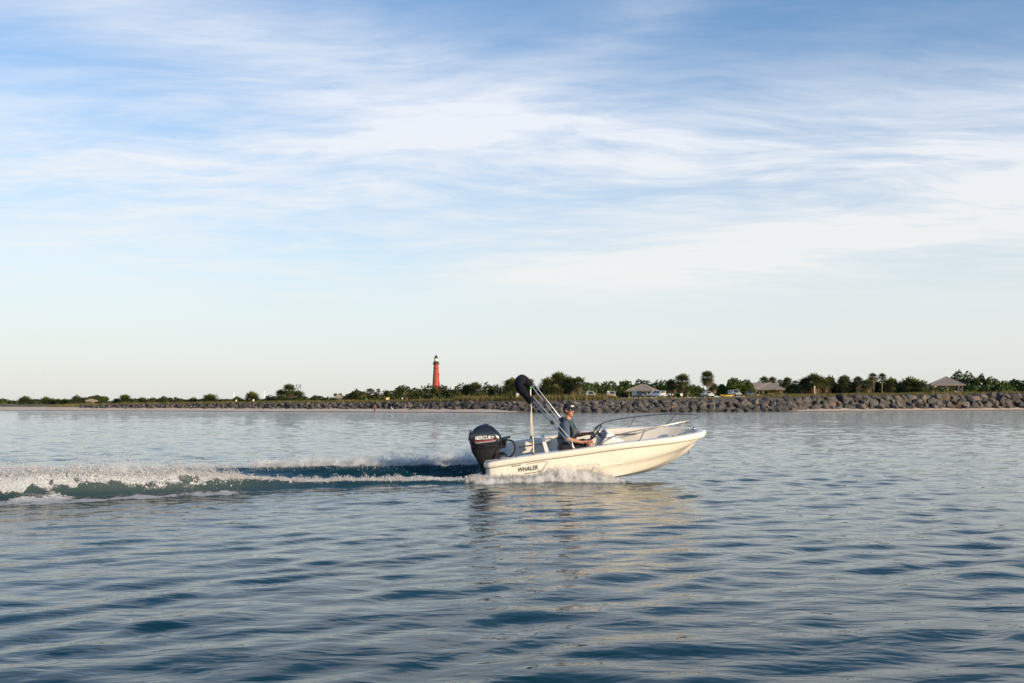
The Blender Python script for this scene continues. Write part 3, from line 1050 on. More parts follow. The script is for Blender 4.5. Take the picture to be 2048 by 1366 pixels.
PALMS = [
    (50, 798, 255, 24, 'low palm clump at the far left edge above the sand', 40, 2),
    (92, 793, 250, 20, 'leftmost palm of the four small palms left of the far pavilion', 36, 2),
    (105, 796, 250, 16, 'second from the left of the four small palms near the far pavilion', 30, 2),
    (116, 797, 248, 12, 'third from the left of the four small palms near the far pavilion', 30, 2),
    (130, 797, 248, 13, 'rightmost of the four small palms near the far pavilion', 30, 2),
    (154, 790, 244, 22, 'bushy palm immediately left of the far pavilion', 40, 4),
    (234, 796, 240, 15, 'dark palm leaning on the rounder palm right of the far pavilion', 34, 4),
    (250, 788, 238, 20, 'round headed palm right of the far pavilion', 44, 10),
    (286, 795, 236, 19, 'squat palm standing alone left of the long hedge', 40, 6),
    (387, 794, 232, 18, 'squat palm at the right end of the long hedge', 40, 4),
    (421, 786, 228, 27, 'full round palm with skirt touching the rocks, left of the white posts', 48, 4),
    (475, 793, 228, 20, 'low palm in front of the left white post', 38, 6),
    (504, 783, 228, 28, 'broad palm between the two white posts', 46, 8),
    (562, 779, 230, 20, 'left palm of the three clustered palms left of the lighthouse', 38, 6),
    (579, 767, 228, 24, 'tallest palm of the three clustered palms left of the lighthouse', 46, 8),
    (597, 780, 228, 24, 'right palm of the three clustered palms left of the lighthouse', 40, 8),
    (567, 791, 222, 24, 'low palm bush at the foot of the three clustered palms', 40, 2),
    (800, 772, 244, 22, 'palm rising from the thicket left of the lighthouse', 36, 4),
    (772, 780, 240, 14, 'small palm top poking from the thicket above the yellow sign', 26, 2),
    (936, 768, 228, 28, 'left palm of the thick skirted pair right of the lighthouse', 44, 12),
    (952, 763, 226, 30, 'right palm of the thick skirted pair right of the lighthouse', 46, 16),
    (1022, 755, 224, 34, 'dark spreading palm left of the folded canopy', 46, 14),
    (1056, 755, 232, 26, 'palm half hidden behind the folded canopy', 40, 10),
    (1095, 754, 228, 30, 'leftmost palm of the big palm grove behind the helmsman', 44, 12),
    (1118, 744, 232, 34, 'tallest palm in the middle of the big palm grove', 50, 10),
    (1137, 752, 226, 30, 'yellowish palm right of the tallest in the grove', 44, 14),
    (1159, 752, 222, 24, 'slender palm with bare trunk at the right end of the grove', 38, 10),
    (1108, 768, 220, 26, 'short palm with brown skirt in front of the grove', 38, 16),
    (1343, 758, 262, 22, 'yellowish short palm right of the grey roofed pavilion', 38, 12),
    (1363, 747, 258, 27, 'taller palm with bare trunk right of the grey roofed pavilion', 46, 10),
    (1374, 771, 254, 14, 'small palm at the foot of the bare trunked palm', 26, 6),
    (1427, 765, 268, 17, 'short palm beside the tall slender palm', 30, 8),
    (1529, 752, 305, 18, 'left palm of the pair rising behind the hut roof', 36, 4),
    (1545, 753, 305, 16, 'right palm of the pair rising behind the hut roof', 34, 4),
    (1558, 758, 300, 11, 'small palm top above the hut roof ridge', 24, 2),
    (1575, 754, 300, 18, 'round palm behind the right slope of the hut roof', 36, 4),
    (1591, 760, 296, 13, 'small palm above the light green bush', 26, 2),
    (1611, 754, 262, 26, 'left palm of the group beside the pale post', 40, 8),
    (1630, 746, 260, 30, 'tallest palm of the group, right above the pale post', 44, 10),
    (1648, 756, 262, 22, 'right palm of the group beside the pale post', 38, 8),
    (1660, 752, 268, 20, 'palm between the pale post group and the middle clump', 36, 6),
    (1687, 751, 262, 26, 'broad palm left of the twin lollipop palms', 42, 10),
    (1717, 752, 262, 19, 'palm with a gap below its crown left of the twin lollipop palms', 36, 4),
    (1747, 745, 264, 16, 'left one of the twin lollipop palms', 34, 2),
    (1763, 746, 264, 14, 'right one of the twin lollipop palms', 34, 2),
    (1735, 757, 258, 22, 'low palm below the twin lollipop palms', 38, 8),
    (1783, 755, 258, 26, 'palm between the twin palms and the big round one', 40, 8),
    (1822, 753, 256, 34, 'big round palm left of the rightmost pavilion', 50, 10),
    (1842, 760, 254, 28, 'skirted palm leaning on the big round palm', 42, 14),
    (1862, 770, 258, 14, 'small palm next to the rightmost pavilion', 26, 4),
]
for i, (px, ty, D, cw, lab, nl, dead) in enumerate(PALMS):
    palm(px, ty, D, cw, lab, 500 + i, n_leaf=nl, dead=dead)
palm(1414, 737, 264, 23, 'tall slender palm with long drooping crown near the white car', 900, n_leaf=64, dead=26, tall=1.5, lean=0.02)
for px, ty, lab in ((736, 777, 'left one of the tiny far palms over the white house'), (740, 776, 'middle one of the tiny far palms over the white house'), (745, 778, 'right one of the tiny far palms over the white house'), (757, 777, 'single tiny far palm right of the white house'), (671, 786, 'left small palm top behind the small pavilion'), (681, 786, 'right small palm top behind the small pavilion')):
    palm(px, ty, 420 if ty < 780 else 262, 8.5, lab, int(px), 'far palms', 22, 1, lean=0.02)

# dune grass: single blades, uncountable


def grass(name, spans, n, label, seed):
    rg = np.random.default_rng(seed)
    P = []
    per = n // len(spans)
    for (p0, p1, v0, v1, h0, h1) in spans:
        pxs = rg.uniform(p0, p1, per)
        v = v0 + (v1 - v0) * rg.random(per) ** 1.4
        d = dw(pxs) + v
        x = (pxs - 1024) / FPX * dw(pxs)
        y = shore_y(x) + v
        cl = fbm(x * 0.35, y * 0.35, seed, 3)
        keep = cl > 0.42
        h = (h0 + (h1 - h0) * rg.random(per)) * (0.5 + cl)
        P.append(np.stack([x, y, land_z(x, y), h, cl], 1)[keep])
    P = np.concatenate(P)
    m = len(P)
    lean = rg.normal(0, 0.22, (m, 2)) + np.array([-0.10, 0.0])
    wv = rg.uniform(0.02, 0.05, m)
    q = rg.uniform(0, 3.14, m)
    wx, wy = np.cos(q) * wv, np.sin(q) * wv
    b = P[:, :3] - np.array([0, 0, 0.05])
    t = b + np.stack([lean[:, 0] * P[:, 3], lean[:, 1] * P[:, 3], P[:, 3]], 1)
    mid = (b + t) / 2 + np.stack([-lean[:, 0] * 0.2 * P[:, 3], 0 * wx, 0.1 * P[:, 3]], 1)
    wvec = np.stack([wx, wy, 0 * wx], 1)
    V = np.stack([b - wvec, b + wvec, mid + wvec * 0.8, t, mid - wvec * 0.8], 1).reshape(-1, 3)
    F = np.arange(m * 5).reshape(-1, 5)
    T = np.repeat(np.clip(P[:, 4] + rg.normal(0, 0.25, m), 0, 1), 5)
    return tag(obj(name, quads_mesh(name, V, F, T), M_grass), label, 'grass', kind='stuff')


grass('dune_grass', [(900, 1250, 9.5, 40, 0.5, 1.2), (1200, 1480, 10, 70, 0.10, 0.28), (1400, 1620, 11, 60, 0.10, 0.28), (1620, 1900, 11, 60, 0.4, 0.9), (1850, 2120, 12, 60, 0.4, 0.9), (480, 900, 9, 30, 0.3, 0.7), (60, 480, 9, 40, 0.2, 0.6)], 90000, 'yellowish dune grass growing on top of the rock bank', 61)


# ------------------------------------------------------------------ lighthouse
M_brick = material('red_brick', rough=0.8, build=varied((0.27, 0.045, 0.026), (0.38, 0.068, 0.036), 0.35, 6, 0.3, 2.0))
M_black = material('black_iron', (0.020, 0.022, 0.030), 0.45)
M_white = material('white_paint', rough=0.5, build=varied((0.70, 0.70, 0.68), (0.80, 0.80, 0.78), 2.0))
M_glass_dark = material('dark_glass', (0.02, 0.025, 0.03), 0.08, spec=0.8)
M_lens = material('lantern_glass', (0.75, 0.74, 0.62), 0.12, spec=0.8)
M_stone = material('pale_stone', rough=0.8, build=varied((0.34, 0.32, 0.30), (0.46, 0.43, 0.40), 1.5))


def ring(r, z, n=32, cx=0, cy=0):
    return [(cx + r * math.cos(2 * math.pi * k / n), cy + r * math.sin(2 * math.pi * k / n), z) for k in range(n)]


LD = 1100.0
lx = at(872, 760, LD).x
lbase = gz_at(lx * 190 / 1100, 400.0)


def lz(y):
    return at(872, y, LD).z - lbase


lh = empty('lighthouse', (lx, LD, lbase))
tag(lh, 'tall red brick lighthouse with black gallery rising above the thicket', 'lighthouse')
mb = MB()
mb.loft([ring(5.6, -1), ring(5.5, 1.5), ring(4.9, 2.2), ring(4.75, 6), ring(4.05, lz(774)), ring(3.35, lz(752)), ring(2.82, lz(736)), ring(2.95, lz(735.4)), ring(2.95, lz(734.6)), ring(2.72, lz(734)), ring(2.62, lz(729)), ring(3.1, lz(728))], True, False, True)
tower = mb.build('tower', M_brick, lh, 30)
for (yw, ang) in ((749.5, -22), (767.5, -22), (758, -112), (742, -112), (785, -22)):
    zc = lz(yw)
    rad = float(np.interp(zc, [6, lz(774), lz(752), lz(736)], [4.75, 4.05, 3.35, 2.82]))
    a = R(ang)
    wmb = MB().box((0, 0, 0), (0.35, 1.15, 2.6))
    wn = wmb.build('window', M_glass_dark, lh)
    wn.location = (math.cos(a) * (rad + 0.0), math.sin(a) * (rad + 0.0), zc)
    wn.rotation_euler = (0, 0, a)
    fr = MB().box((0.12, 0, 1.48), (0.45, 1.7, 0.35)).box((0.12, 0, -1.45), (0.5, 1.6, 0.28)).box((0.10, 0.70, 0), (0.4, 0.24, 2.6)).box((0.10, -0.70, 0), (0.4, 0.24, 2.6))
    fr.build('frame', M_brick, wn)
mb = MB()
mb.loft([ring(2.7, lz(728.6)), ring(3.65, lz(727.6)), ring(3.70, lz(727.0)), ring(3.70, lz(726.4)), ring(2.3, lz(726.3))], True, True, True)
for k in range(16):
    a = k * math.pi / 8
    mb.box((math.cos(a) * 3.0, math.sin(a) * 3.0, lz(728.4)), (1.2, 0.22, 0.7), Euler((0, 0, a)))
mb.build('gallery', M_black, lh, 30)
mb = MB()
for k in range(24):
    a = k * math.pi / 12
    mb.tube([(math.cos(a) * 3.6, math.sin(a) * 3.6, lz(726.4)), (math.cos(a) * 3.6, math.sin(a) * 3.6, lz(724.3))], 0.05, 5)
for zz_ in (724.3, 725.3):
    mb.tube([(math.cos(a) * 3.6, math.sin(a) * 3.6, lz(zz_)) for a in [2 * math.pi * k / 32 for k in range(33)]], 0.06, 5)
mb.build('railing', M_black, lh)
MB().loft([ring(2.35, lz(726.4)), ring(2.35, lz(722.9)), ring(2.75, lz(722.6)), ring(2.75, lz(722.2)), ring(2.0, lz(722.1))], True, True, True).build('watch_room', M_black, lh, 30)
lan = MB().loft([ring(1.9, lz(722.2), 12), ring(1.9, lz(717), 12)], True, True, True).build('lantern', M_lens, lh, 20)
mb = MB()
for k in range(12):
    a = 2 * math.pi * k / 12
    mb.tube([(math.cos(a) * 1.93, math.sin(a) * 1.93, lz(722.2)), (math.cos(a) * 1.93, math.sin(a) * 1.93, lz(717))], 0.07, 5)
mb.tube([(math.cos(a) * 1.93, math.sin(a) * 1.93, lz(719.6)) for a in [2 * math.pi * k / 24 for k in range(25)]], 0.05, 5)
mb.build('glazing_bars', M_black, lan)
rf = MB().loft([ring(2.0, lz(717)), ring(2.35, lz(716.8)), ring(2.35, lz(716.2)), ring(1.95, lz(715)), ring(1.6, lz(713.4)), ring(1.0, lz(711.8)), ring(0.35, lz(711)), ring(0.3, lz(710.4))], True, True, True).build('roof', M_black, lh, 40)
MB().ball((0, 0, lz(709.9)), 0.55, 10, 8).tube([(0, 0, lz(709.9)), (0, 0, lz(707.6))], 0.08, 6).build('finial', M_black, rf)

# ------------------------------------------------------------------ pavilions


def roof_mat(t, bs, out):
    tc = t.add('ShaderNodeTexCoord')
    n = t.noise(tc.outputs['Object'], 1.2, 5, 0.6)
    t.put(bs.inputs['Base Color'], t.ramp(n, [(0.3, (0.27, 0.225, 0.185)), (0.7, (0.34, 0.285, 0.24))]))


M_roof = material('ribbed_metal_roof', rough=0.55, build=roof_mat)
M_post = material('weathered_post', rough=0.8, build=varied((0.16, 0.12, 0.085), (0.26, 0.20, 0.15), 2.0))
M_conc = material('concrete', rough=0.9, build=varied((0.36, 0.34, 0.31), (0.46, 0.44, 0.40), 1.0))
M_yellow = material('yellow_wall', rough=0.7, build=varied((0.62, 0.42, 0.10), (0.70, 0.48, 0.13), 0.8))


def pavilion(px_l, px_c, px_r, y_apex, y_eave, D, label, group, base_drop=0.0, name='picnic_pavilion', posts=True):
    """square hip roof on posts; px_l, px_c, px_r: left, front and right eave corners"""
    wl, wr = (px_c - px_l) / FPX * D, (px_r - px_c) / FPX * D
    a = math.hypot(wl, wr)
    phi = -math.atan2(wr, wl)
    fx = (px_c - 1024) / FPX * D
    c, s = math.cos(phi), math.sin(phi)
    # front right corner in plan is (a/2, -a/2) before rotation
    cx = fx - (a / 2 * c + a / 2 * s)
    cy = D - (a / 2 * s - a / 2 * c)
    base = gz_at(cx, cy)
    ze = at(px_c, y_eave, D).z - base
    za = at((px_l + px_r) / 2, y_apex, cy).z - base
    r = empty(name, (cx, cy, base), phi)
    tag(r, label, 'pavilion', group)
    h = a / 2
    th = 0.12
    cor = [(-h, -h), (h, -h), (h, h), (-h, h)]
    mb = MB()
    mb.add([(*p, ze) for p in cor] + [(0, 0, za)] + [(*p, ze - th) for p in cor] + [(0, 0, za - th * 1.5)],
           [(0, 1, 4), (1, 2, 4), (2, 3, 4), (3, 0, 4), (5, 9, 6), (6, 9, 7), (7, 9, 8), (8, 9, 5), (0, 5, 6, 1), (1, 6, 7, 2), (2, 7, 8, 3), (3, 8, 5, 0)])
    rf = mb.build('roof', M_roof, r, 0)
    # standing seams: real ribs, each up the slope to the hip line
    mb = MB()
    n = max(10, int(a / 0.42))
    for side in range(4):
        q = Matrix.Rotation(side * math.pi / 2, 3, 'Z')
        for k in range(1, n):
            x = -h + a * k / n
            t = 1 - abs(x) / h
            p0 = q @ Vector((x, -h, ze + 0.02))
            p1 = q @ Vector((x, -h + h * t, ze + (za - ze) * t + 0.02))
            mb.tube([p0, p1], 0.045, 4)
        mb.tube([q @ Vector((-h, -h, ze + 0.03)), (0, 0, za + 0.03)], 0.07, 5)
    mb.build('roof_seams', M_roof, rf)
    mb = MB()
    for side in range(4):
        q = Matrix.Rotation(side * math.pi / 2, 3, 'Z')
        mb.box(q @ Vector((0, -h + 0.1, ze - 0.22)), (a - 0.25, 0.10, 0.22), Euler((0, 0, side * math.pi / 2)))
    mb.build('eave_beam', M_post, r)
    if posts:
        ins = h - 0.75
        for (x, y) in ((-ins, -ins), (ins, -ins), (ins, ins), (-ins, ins), (0, -ins), (0, ins)):
            p = MB().box((x, y, (ze - 0.2) / 2), (0.24, 0.24, ze - 0.2)).box((x, y, 0.25), (0.42, 0.42, 0.5))
            p.build('post', M_post, r)
    MB().box((0, 0, 0.02), (a * 0.9, a * 0.9, 0.24)).build('floor_slab', M_conc, r)
    return r, ze, a


pavilion(169, 185, 191, 798, 802, 268, 'tiny pale roofed pavilion at the far left behind the sand', 'picnic pavilions')
pavilion(661, 690, 698, 790, 796, 240, 'small tan roofed pavilion left of the thicket', 'picnic pavilions')
pavilion(1254, 1304, 1326, 768, 781, 290, 'grey ribbed roof pavilion in front of the parked pickup', 'picnic pavilions')
pavilion(1869, 1931, 1949, 753, 769, 258, 'rightmost pavilion with ribbed roof among the dune scrub', 'picnic pavilions')
hut, hze, ha = pavilion(1516, 1571, 1584, 764, 778, 284, 'ribbed roof hut with yellow walls near the right broadleaf trees', 'picnic pavilions', name='beach_hut')
w2 = ha * 0.30
mb = MB().box((ha * 0.12, 0.2, hze * 0.5 - 0.05), (ha * 0.46, ha * 0.62, hze - 0.35))
mb.build('wall', M_yellow, hut)
mb = MB()
for k in range(3):
    mb.box((ha * 0.12 - ha * 0.14 + k * ha * 0.14, 0.2 - ha * 0.31 - 0.02, hze * 0.5), (0.09, 0.05, hze - 0.5))
mb.build('wall_batten', M_post, hut)
MB().box((ha * 0.12 + ha * 0.23 + 0.02, -0.4, 1.0), (0.06, 1.0, 2.0)).build('door', material('green_door', (0.05, 0.10, 0.06), 0.6), hut)
# wing roof behind the hut
p_l, p_r = at(1498, 777, 297), at(1560, 765, 297)
wb = gz_at(p_l.x, 300)
wing = empty('hut_wing', ((p_l.x + p_r.x) / 2, 300, wb), R(-8))
tag(wing, 'long grey gable roof behind the yellow hut, half hidden by trees', 'shelter')
hwid = (p_r.x - p_l.x) / 2
e_z, r_z = at(1520, 777, 297).z - wb, at(1520, 765.5, 300).z - wb
mb = MB()
mb.add([(-hwid, -3.2, e_z), (hwid, -3.2, e_z), (hwid, 0, r_z), (-hwid, 0, r_z), (-hwid, 3.2, e_z), (hwid, 3.2, e_z),
        (-hwid, -3.2, e_z - .12), (hwid, -3.2, e_z - .12), (hwid, 0, r_z - .16), (-hwid, 0, r_z - .16), (-hwid, 3.2, e_z - .12), (hwid, 3.2, e_z - .12)],
       [(0, 1, 2, 3), (3, 2, 5, 4), (6, 9, 8, 7), (9, 10, 11, 8), (0, 6, 7, 1), (4, 5, 11, 10), (0, 3, 9, 6), (3, 4, 10, 9), (1, 7, 8, 2), (2, 8, 11, 5)])
wr_ = mb.build('roof', M_roof, wing, 0)
mb = MB()
for k in range(22):
    x = -hwid + 2 * hwid * (k + 0.5) / 22
    mb.tube([(x, -3.2, e_z + 0.02), (x, 0, r_z + 0.02), (x, 3.2, e_z + 0.02)], 0.045, 4)
mb.build('roof_seams', M_roof, wr_)
for k in range(5):
    for yy in (-2.7, 2.7):
        MB().box((-hwid * 0.9 + k * hwid * 0.45, yy, e_z / 2), (0.22, 0.22, e_z)).build('post', M_post, wing)

# white house far behind the thicket
hp = at(745, 790, 400)
hb = gz_at(hp.x * 0.5, 400)
house = empty('white_house', (hp.x, 400, hb), R(10))
tag(house, 'small white house with grey roof showing above the thicket left of the lighthouse', 'house')
hw_, top_ = 12 / FPX * 400, at(745, 787, 400).z - hb
rdg = at(745, 783.5, 400).z - hb
wl_ = MB().box((0, 0, top_ / 2), (hw_ * 1.9, 5, top_)).build('wall', M_white, house)
for k in (-1, 0, 1):
    w_ = MB().box((k * hw_ * 0.55, -2.52, top_ - 1.0), (0.9, 0.1, 1.1)).build('window', M_glass_dark, house)
    MB().box((k * hw_ * 0.55, -2.56, top_ - 1.62), (1.1, 0.12, 0.1)).build('sill', M_white, w_)
mb = MB()
a_, b_ = hw_ * 1.08, 3.0
mb.add([(-a_, -b_, top_), (a_, -b_, top_), (a_, b_, top_), (-a_, b_, top_), (-a_ * 0.7, 0, rdg), (a_ * 0.7, 0, rdg)], [(0, 1, 5, 4), (1, 2, 5), (2, 3, 4, 5), (3, 0, 4), (0, 3, 2, 1)])
mb.build('roof', material('grey_shingle', rough=0.8, build=varied((0.16, 0.17, 0.18), (0.24, 0.25, 0.26), 1.0)), house, 0)

# ------------------------------------------------------------------ vehicles
M_tyre = material('tyre_rubber', (0.02, 0.02, 0.02), 0.8)
M_rim = material('wheel_rim', (0.45, 0.45, 0.47), 0.3, 0.9)
M_lamp = material('headlight', (0.75, 0.75, 0.72), 0.15)
M_tail = material('tail_light', (0.35, 0.02, 0.02), 0.25)
M_grille = material('grille', (0.03, 0.03, 0.03), 0.5)


def paint(name, c):
    return material(name, c, 0.3, 0.0, 0.5, coat=0.6)


P_white = paint('white_car_paint', (0.74, 0.74, 0.73))
P_silver = paint('silver_car_paint', (0.40, 0.41, 0.42))
P_dark = paint('dark_blue_car_paint', (0.035, 0.045, 0.06))
P_tan = paint('beige_car_paint', (0.38, 0.33, 0.28))
P_slate = paint('slate_car_paint', (0.12, 0.15, 0.17))


def vehicle(kind, px, D, rz, mat, label, v_=None):
    """length along local +x (front), z=0 at the ground"""
    dims = {'suv': (4.7, 1.9, 1.78, 0.98), 'car': (4.5, 1.8, 1.48, 0.88), 'pickup': (5.4, 1.95, 1.85, 1.05)}[kind]
    L, W, H, belt = dims
    x = (px - 1024) / FPX * D
    r = empty({'suv': 'parked_suv', 'car': 'parked_car', 'pickup': 'pickup_truck'}[kind], (x, D, gz_at(x, D) + 0.02), rz)
    tag(r, label, {'suv': 'suv', 'car': 'car', 'pickup': 'pickup'}[kind], 'vehicles parked behind the rocks')
    h = L / 2
    clr = 0.28
    # lower body: rounded sections along the length
    secs = [(-h, 0.86, clr + 0.18, belt - 0.16), (-h + 0.08, 0.95, clr + 0.05, belt - 0.04), (-h + 0.5, 1.0, clr, belt), (0, 1.0, clr, belt), (h - 1.15, 1.0, clr, belt - 0.02), (h - 0.35, 0.96, clr + 0.02, belt - 0.12), (h - 0.06, 0.90, clr + 0.1, belt - 0.22), (h, 0.80, clr + 0.2, belt - 0.34)]
    rings = []
    for (sx, ws, z0, z1) in secs:
        w_ = W / 2 * ws
        rings.append([(sx, -w_ * 0.92, z0), (sx, w_ * 0.92, z0), (sx, w_, z0 + 0.15), (sx, w_, z1 - 0.18), (sx, w_ * 0.93, z1), (sx, -w_ * 0.93, z1), (sx, -w_, z1 - 0.18), (sx, -w_, z0 + 0.15)])
    body = MB().loft(rings, True, True, True).build('body', mat, r, 35)
    # cabin
    x0, x1 = {'suv': (-h + 0.12, h - 1.25), 'car': (-h + 0.75, h - 1.15), 'pickup': (-h + 1.75, h - 1.35)}[kind]
    rake0 = {'suv': 0.25, 'car': 0.75, 'pickup': 0.15}[kind]
    rake1 = 0.72
    wb_, wt = W / 2 * 0.93, W / 2 * 0.76
    c8 = [(x0, -wb_, belt - 0.02), (x1, -wb_, belt - 0.02), (x1, wb_, belt - 0.02), (x0, wb_, belt - 0.02), (x0 + rake0, -wt, H), (x1 - rake1, -wt, H), (x1 - rake1, wt, H), (x0 + rake0, wt, H)]
    MB().add(c8, [(0, 1, 5, 4), (1, 2, 6, 5), (2, 3, 7, 6), (3, 0, 4, 7), (4, 5, 6, 7), (0, 3, 2, 1)]).build('cabin', mat, r, 0)

    def pane(name, quad, shrink=0.84):
        q = [Vector(p) for p in quad]
        c = sum(q, Vector()) / 4
        n = (q[1] - q[0]).cross(q[3] - q[0]).normalized()
        q = [c + (p - c) * shrink + n * 0.012 for p in q]
        b = [p - n * 0.03 for p in q]
        MB().add(q + b, [(0, 1, 2, 3), (7, 6, 5, 4), (0, 4, 5, 1), (1, 5, 6, 2), (2, 6, 7, 3), (3, 7, 4, 0)]).build(name, M_glass_dark, r, 0)
    pane('windshield', [c8[1], c8[2], c8[6], c8[5]], 0.88)
    pane('rear_window', [c8[3], c8[0], c8[4], c8[7]], 0.8)
    for sgn in (0, 1):
        A = [c8[0], c8[1], c8[5], c8[4]] if sgn == 0 else [c8[2], c8[3], c8[7], c8[6]]
        a0, a1, a2, a3 = [Vector(p) for p in A]
        m0, m1 = (a0 + a1) / 2, (a3 + a2) / 2
        pane('side_window', [a0, m0, m1, a3], 0.82)
        pane('side_window', [m0, a1, a2, m1], 0.82)
    if kind == 'pickup':
        bed = MB()
        bx0, bx1 = -h + 0.08, x0 - 0.03
        bed.box(((bx0 + bx1) / 2, W / 2 - 0.10, belt + 0.10), (bx1 - bx0, 0.12, 0.22)).box(((bx0 + bx1) / 2, -W / 2 + 0.10, belt + 0.10), (bx1 - bx0, 0.12, 0.22)).box((bx0 + 0.06, 0, belt + 0.10), (0.1, W - 0.3, 0.22))
        bed.build('bed_rail', mat, r)
    for sx in (-h + 0.85, h - 0.92):
        for sy in (-1, 1):
            wh = MB().tube([(sx, sy * (W / 2 - 0.20), 0.35), (sx, sy * (W / 2 + 0.012), 0.35)], [0.35, 0.35], 18).build('wheel', M_tyre, r, 30)
            MB().disc((sx, sy * (W / 2 + 0.016), 0.35), (0, 1, 0), 0.21, 0.02, 14).build('rim', M_rim, wh, 30)
    for sy in (-1, 1):
        MB().box((h - 0.10, sy * W * 0.36, belt - 0.34), (0.14, 0.34, 0.16)).build('headlight', M_lamp, r)
        MB().box((-h + 0.02, sy * W * 0.40, belt - 0.22), (0.10, 0.16, 0.3)).build('tail_light', M_tail, r)
        MB().box((x1 - 0.35, sy * (W / 2 + 0.10), belt + 0.10), (0.12, 0.2, 0.15)).build('mirror', mat, r)
    MB().box((h - 0.02, 0, belt - 0.42), (0.08, W * 0.44, 0.26)).build('grille', M_grille, r)
    MB().box((h - 0.02, 0, clr + 0.14), (0.16, W * 0.86, 0.16)).box((-h + 0.02, 0, clr + 0.14), (0.14, W * 0.86, 0.16)).build('bumper', M_grille if kind != 'car' else mat, r)
    return r


CAMWARD = -math.pi / 2
vehicle('pickup', 1178, 246, CAMWARD + 0.35, P_white, 'white pickup facing the water right of the palm grove')
vehicle('suv', 1221, 262, math.pi / 2 + 0.1, P_tan, 'beige van seen from behind left of the grey roofed pavilion')
vehicle('suv', 1276, 272, CAMWARD + 0.3, P_dark, 'dark blue suv under the left side of the grey roofed pavilion')
vehicle('pickup', 1311, 276, math.pi + 0.08, P_white, 'white double cab pickup side-on behind the pavilion posts')
vehicle('suv', 1327, 284, math.pi / 2 - 0.25, P_white, 'white suv parked at the tail of the side-on pickup')
vehicle('car', 1414, 262, CAMWARD + 0.3, P_white, 'white car with hood to the water below the tall slender palm')
vehicle('suv', 1469, 268, CAMWARD + 0.25, P_silver, 'silver suv beside the yellow kayaks')
vehicle('car', 1499, 270, CAMWARD - 0.2, P_slate, 'dark slate car left of the yellow hut')

# white utility trailer and yellow kayaks
tx = (1337.5 - 1024) / FPX * 264
tr = empty('utility_trailer', (tx, 264, gz_at(tx, 264) + 0.02), 0.05)
tag(tr, 'low white utility trailer right of the side-on pickup', 'trailer')
MB().box((0, 0, 0.62), (2.0, 1.3, 0.12)).box((0, -0.62, 0.82), (2.0, 0.05, 0.34)).box((0, 0.62, 0.82), (2.0, 0.05, 0.34)).box((0.98, 0, 0.82), (0.05, 1.3, 0.34)).build('bed', M_white, tr)
MB().tube([(-1.0, 0, 0.55), (-1.9, 0, 0.5)], 0.05, 6).build('drawbar', M_black, tr)
for sy in (-1, 1):
    MB().tube([(0.15, sy * 0.70, 0.3), (0.15, sy * 0.85, 0.3)], [0.3, 0.3], 14).build('wheel', M_tyre, tr)
M_kayak = material('yellow_plastic', (0.62, 0.40, 0.04), 0.4)
for px_, lab, D_, rz_ in ((1449, 'left one of the two yellow kayaks beside the silver suv', 262, 0.15), (1456, 'right one of the two yellow kayaks beside the silver suv', 258, -0.1)):
    x = (px_ - 1024) / FPX * D_
    k_ = empty('kayak', (x, D_, gz_at(x, D_) + 0.02), rz_)
    tag(k_, lab, 'kayak', 'yellow kayaks')
    rings = []
    for t in np.linspace(-1, 1, 13):
        w_ = 0.36 * (1 - abs(t) ** 2.4) + 0.02
        zc = 0.30 + 0.16 * abs(t) ** 3
        rings.append([(t * 1.35, w_ * math.cos(q), zc + (0.22 if math.sin(q) > 0 else 0.28) * (1 - 0.7 * abs(t) ** 3) * math.sin(q)) for q in [2 * math.pi * k / 10 for k in range(10)]])
    MB().loft(rings, True, True, True).build('hull', M_kayak, k_, 60)
    MB().disc((0.1, 0, 0.53), (0, 0, 1), 0.24, 0.04, 14).build('cockpit_rim', M_black, k_)

# ------------------------------------------------------------------ signs and posts
M_signy = material('yellow_sign', (0.75, 0.60, 0.22), 0.5)
M_signg = material('green_sign', (0.06, 0.20, 0.10), 0.5)
M_signb = material('brown_sign', (0.14, 0.05, 0.03), 0.5)
M_galv = material('galvanised', (0.35, 0.36, 0.36), 0.45, 0.6)


def sign(px, y0, y1, wpx, D, mat, label, name='sign_board', round_=False):
    c = at(px, (y0 + y1) / 2, D)
    h = abs(y1 - y0) / FPX * D
    w_ = wpx / FPX * D
    b = gz_at(c.x, D)
    r = empty(name, (c.x, D, b))
    tag(r, label, 'sign', 'signs along the shore')
    z = max(c.z - b, h / 2 + 0.5)
    MB().box((0, 0.06, z / 2), (0.09, 0.06, z)).build('post', M_galv, r)
    if round_:
        MB().disc((0, 0, z), (0, 1, 0), w_ / 2, 0.04, 18).build('panel', mat, r)
    else:
        MB().box((0, 0, z), (w_, 0.04, h)).build('panel', mat, r)
    return r


sign(733, 797, 801.5, 3.4, 205, M_signg, 'small green round sign above the rocks under the white house', round_=True)
sign(775.5, 796.5, 801.5, 7, 200, M_signy, 'pale yellow rectangular sign above the rocks')
sign(805, 795, 798, 2.6, 200, M_white, 'tiny white sign left of the brown sign', round_=True)
sign(814.5, 795, 799.5, 4, 200, M_signb, 'brown sign on a post above the rocks')
sign(472.5, 801.5, 805, 2.8, 212, M_white, 'small white sign in front of the left white post')
sign(507, 802, 806, 3, 210, M_white, 'small white sign below the broad palm')
sign(1035, 786, 797, 6.2, 186, M_conc, 'upright grey information board left of the bimini poles')
sign(1363, 788.5, 792.5, 5, 250, M_white, 'white sign beside the bare trunked palm')
sign(1216, 782, 784.5, 2.4, 258, M_white, 'small white sign by the beige van')
sign(1293.5, 784.5, 788, 2.6, 268, M_white, 'small white sign under the grey roofed pavilion')


def pole(px, ytop, D, r_, mat, label, name='white_post'):
    c = at(px, ytop, D)
    b = gz_at(c.x, D)
    return c, b


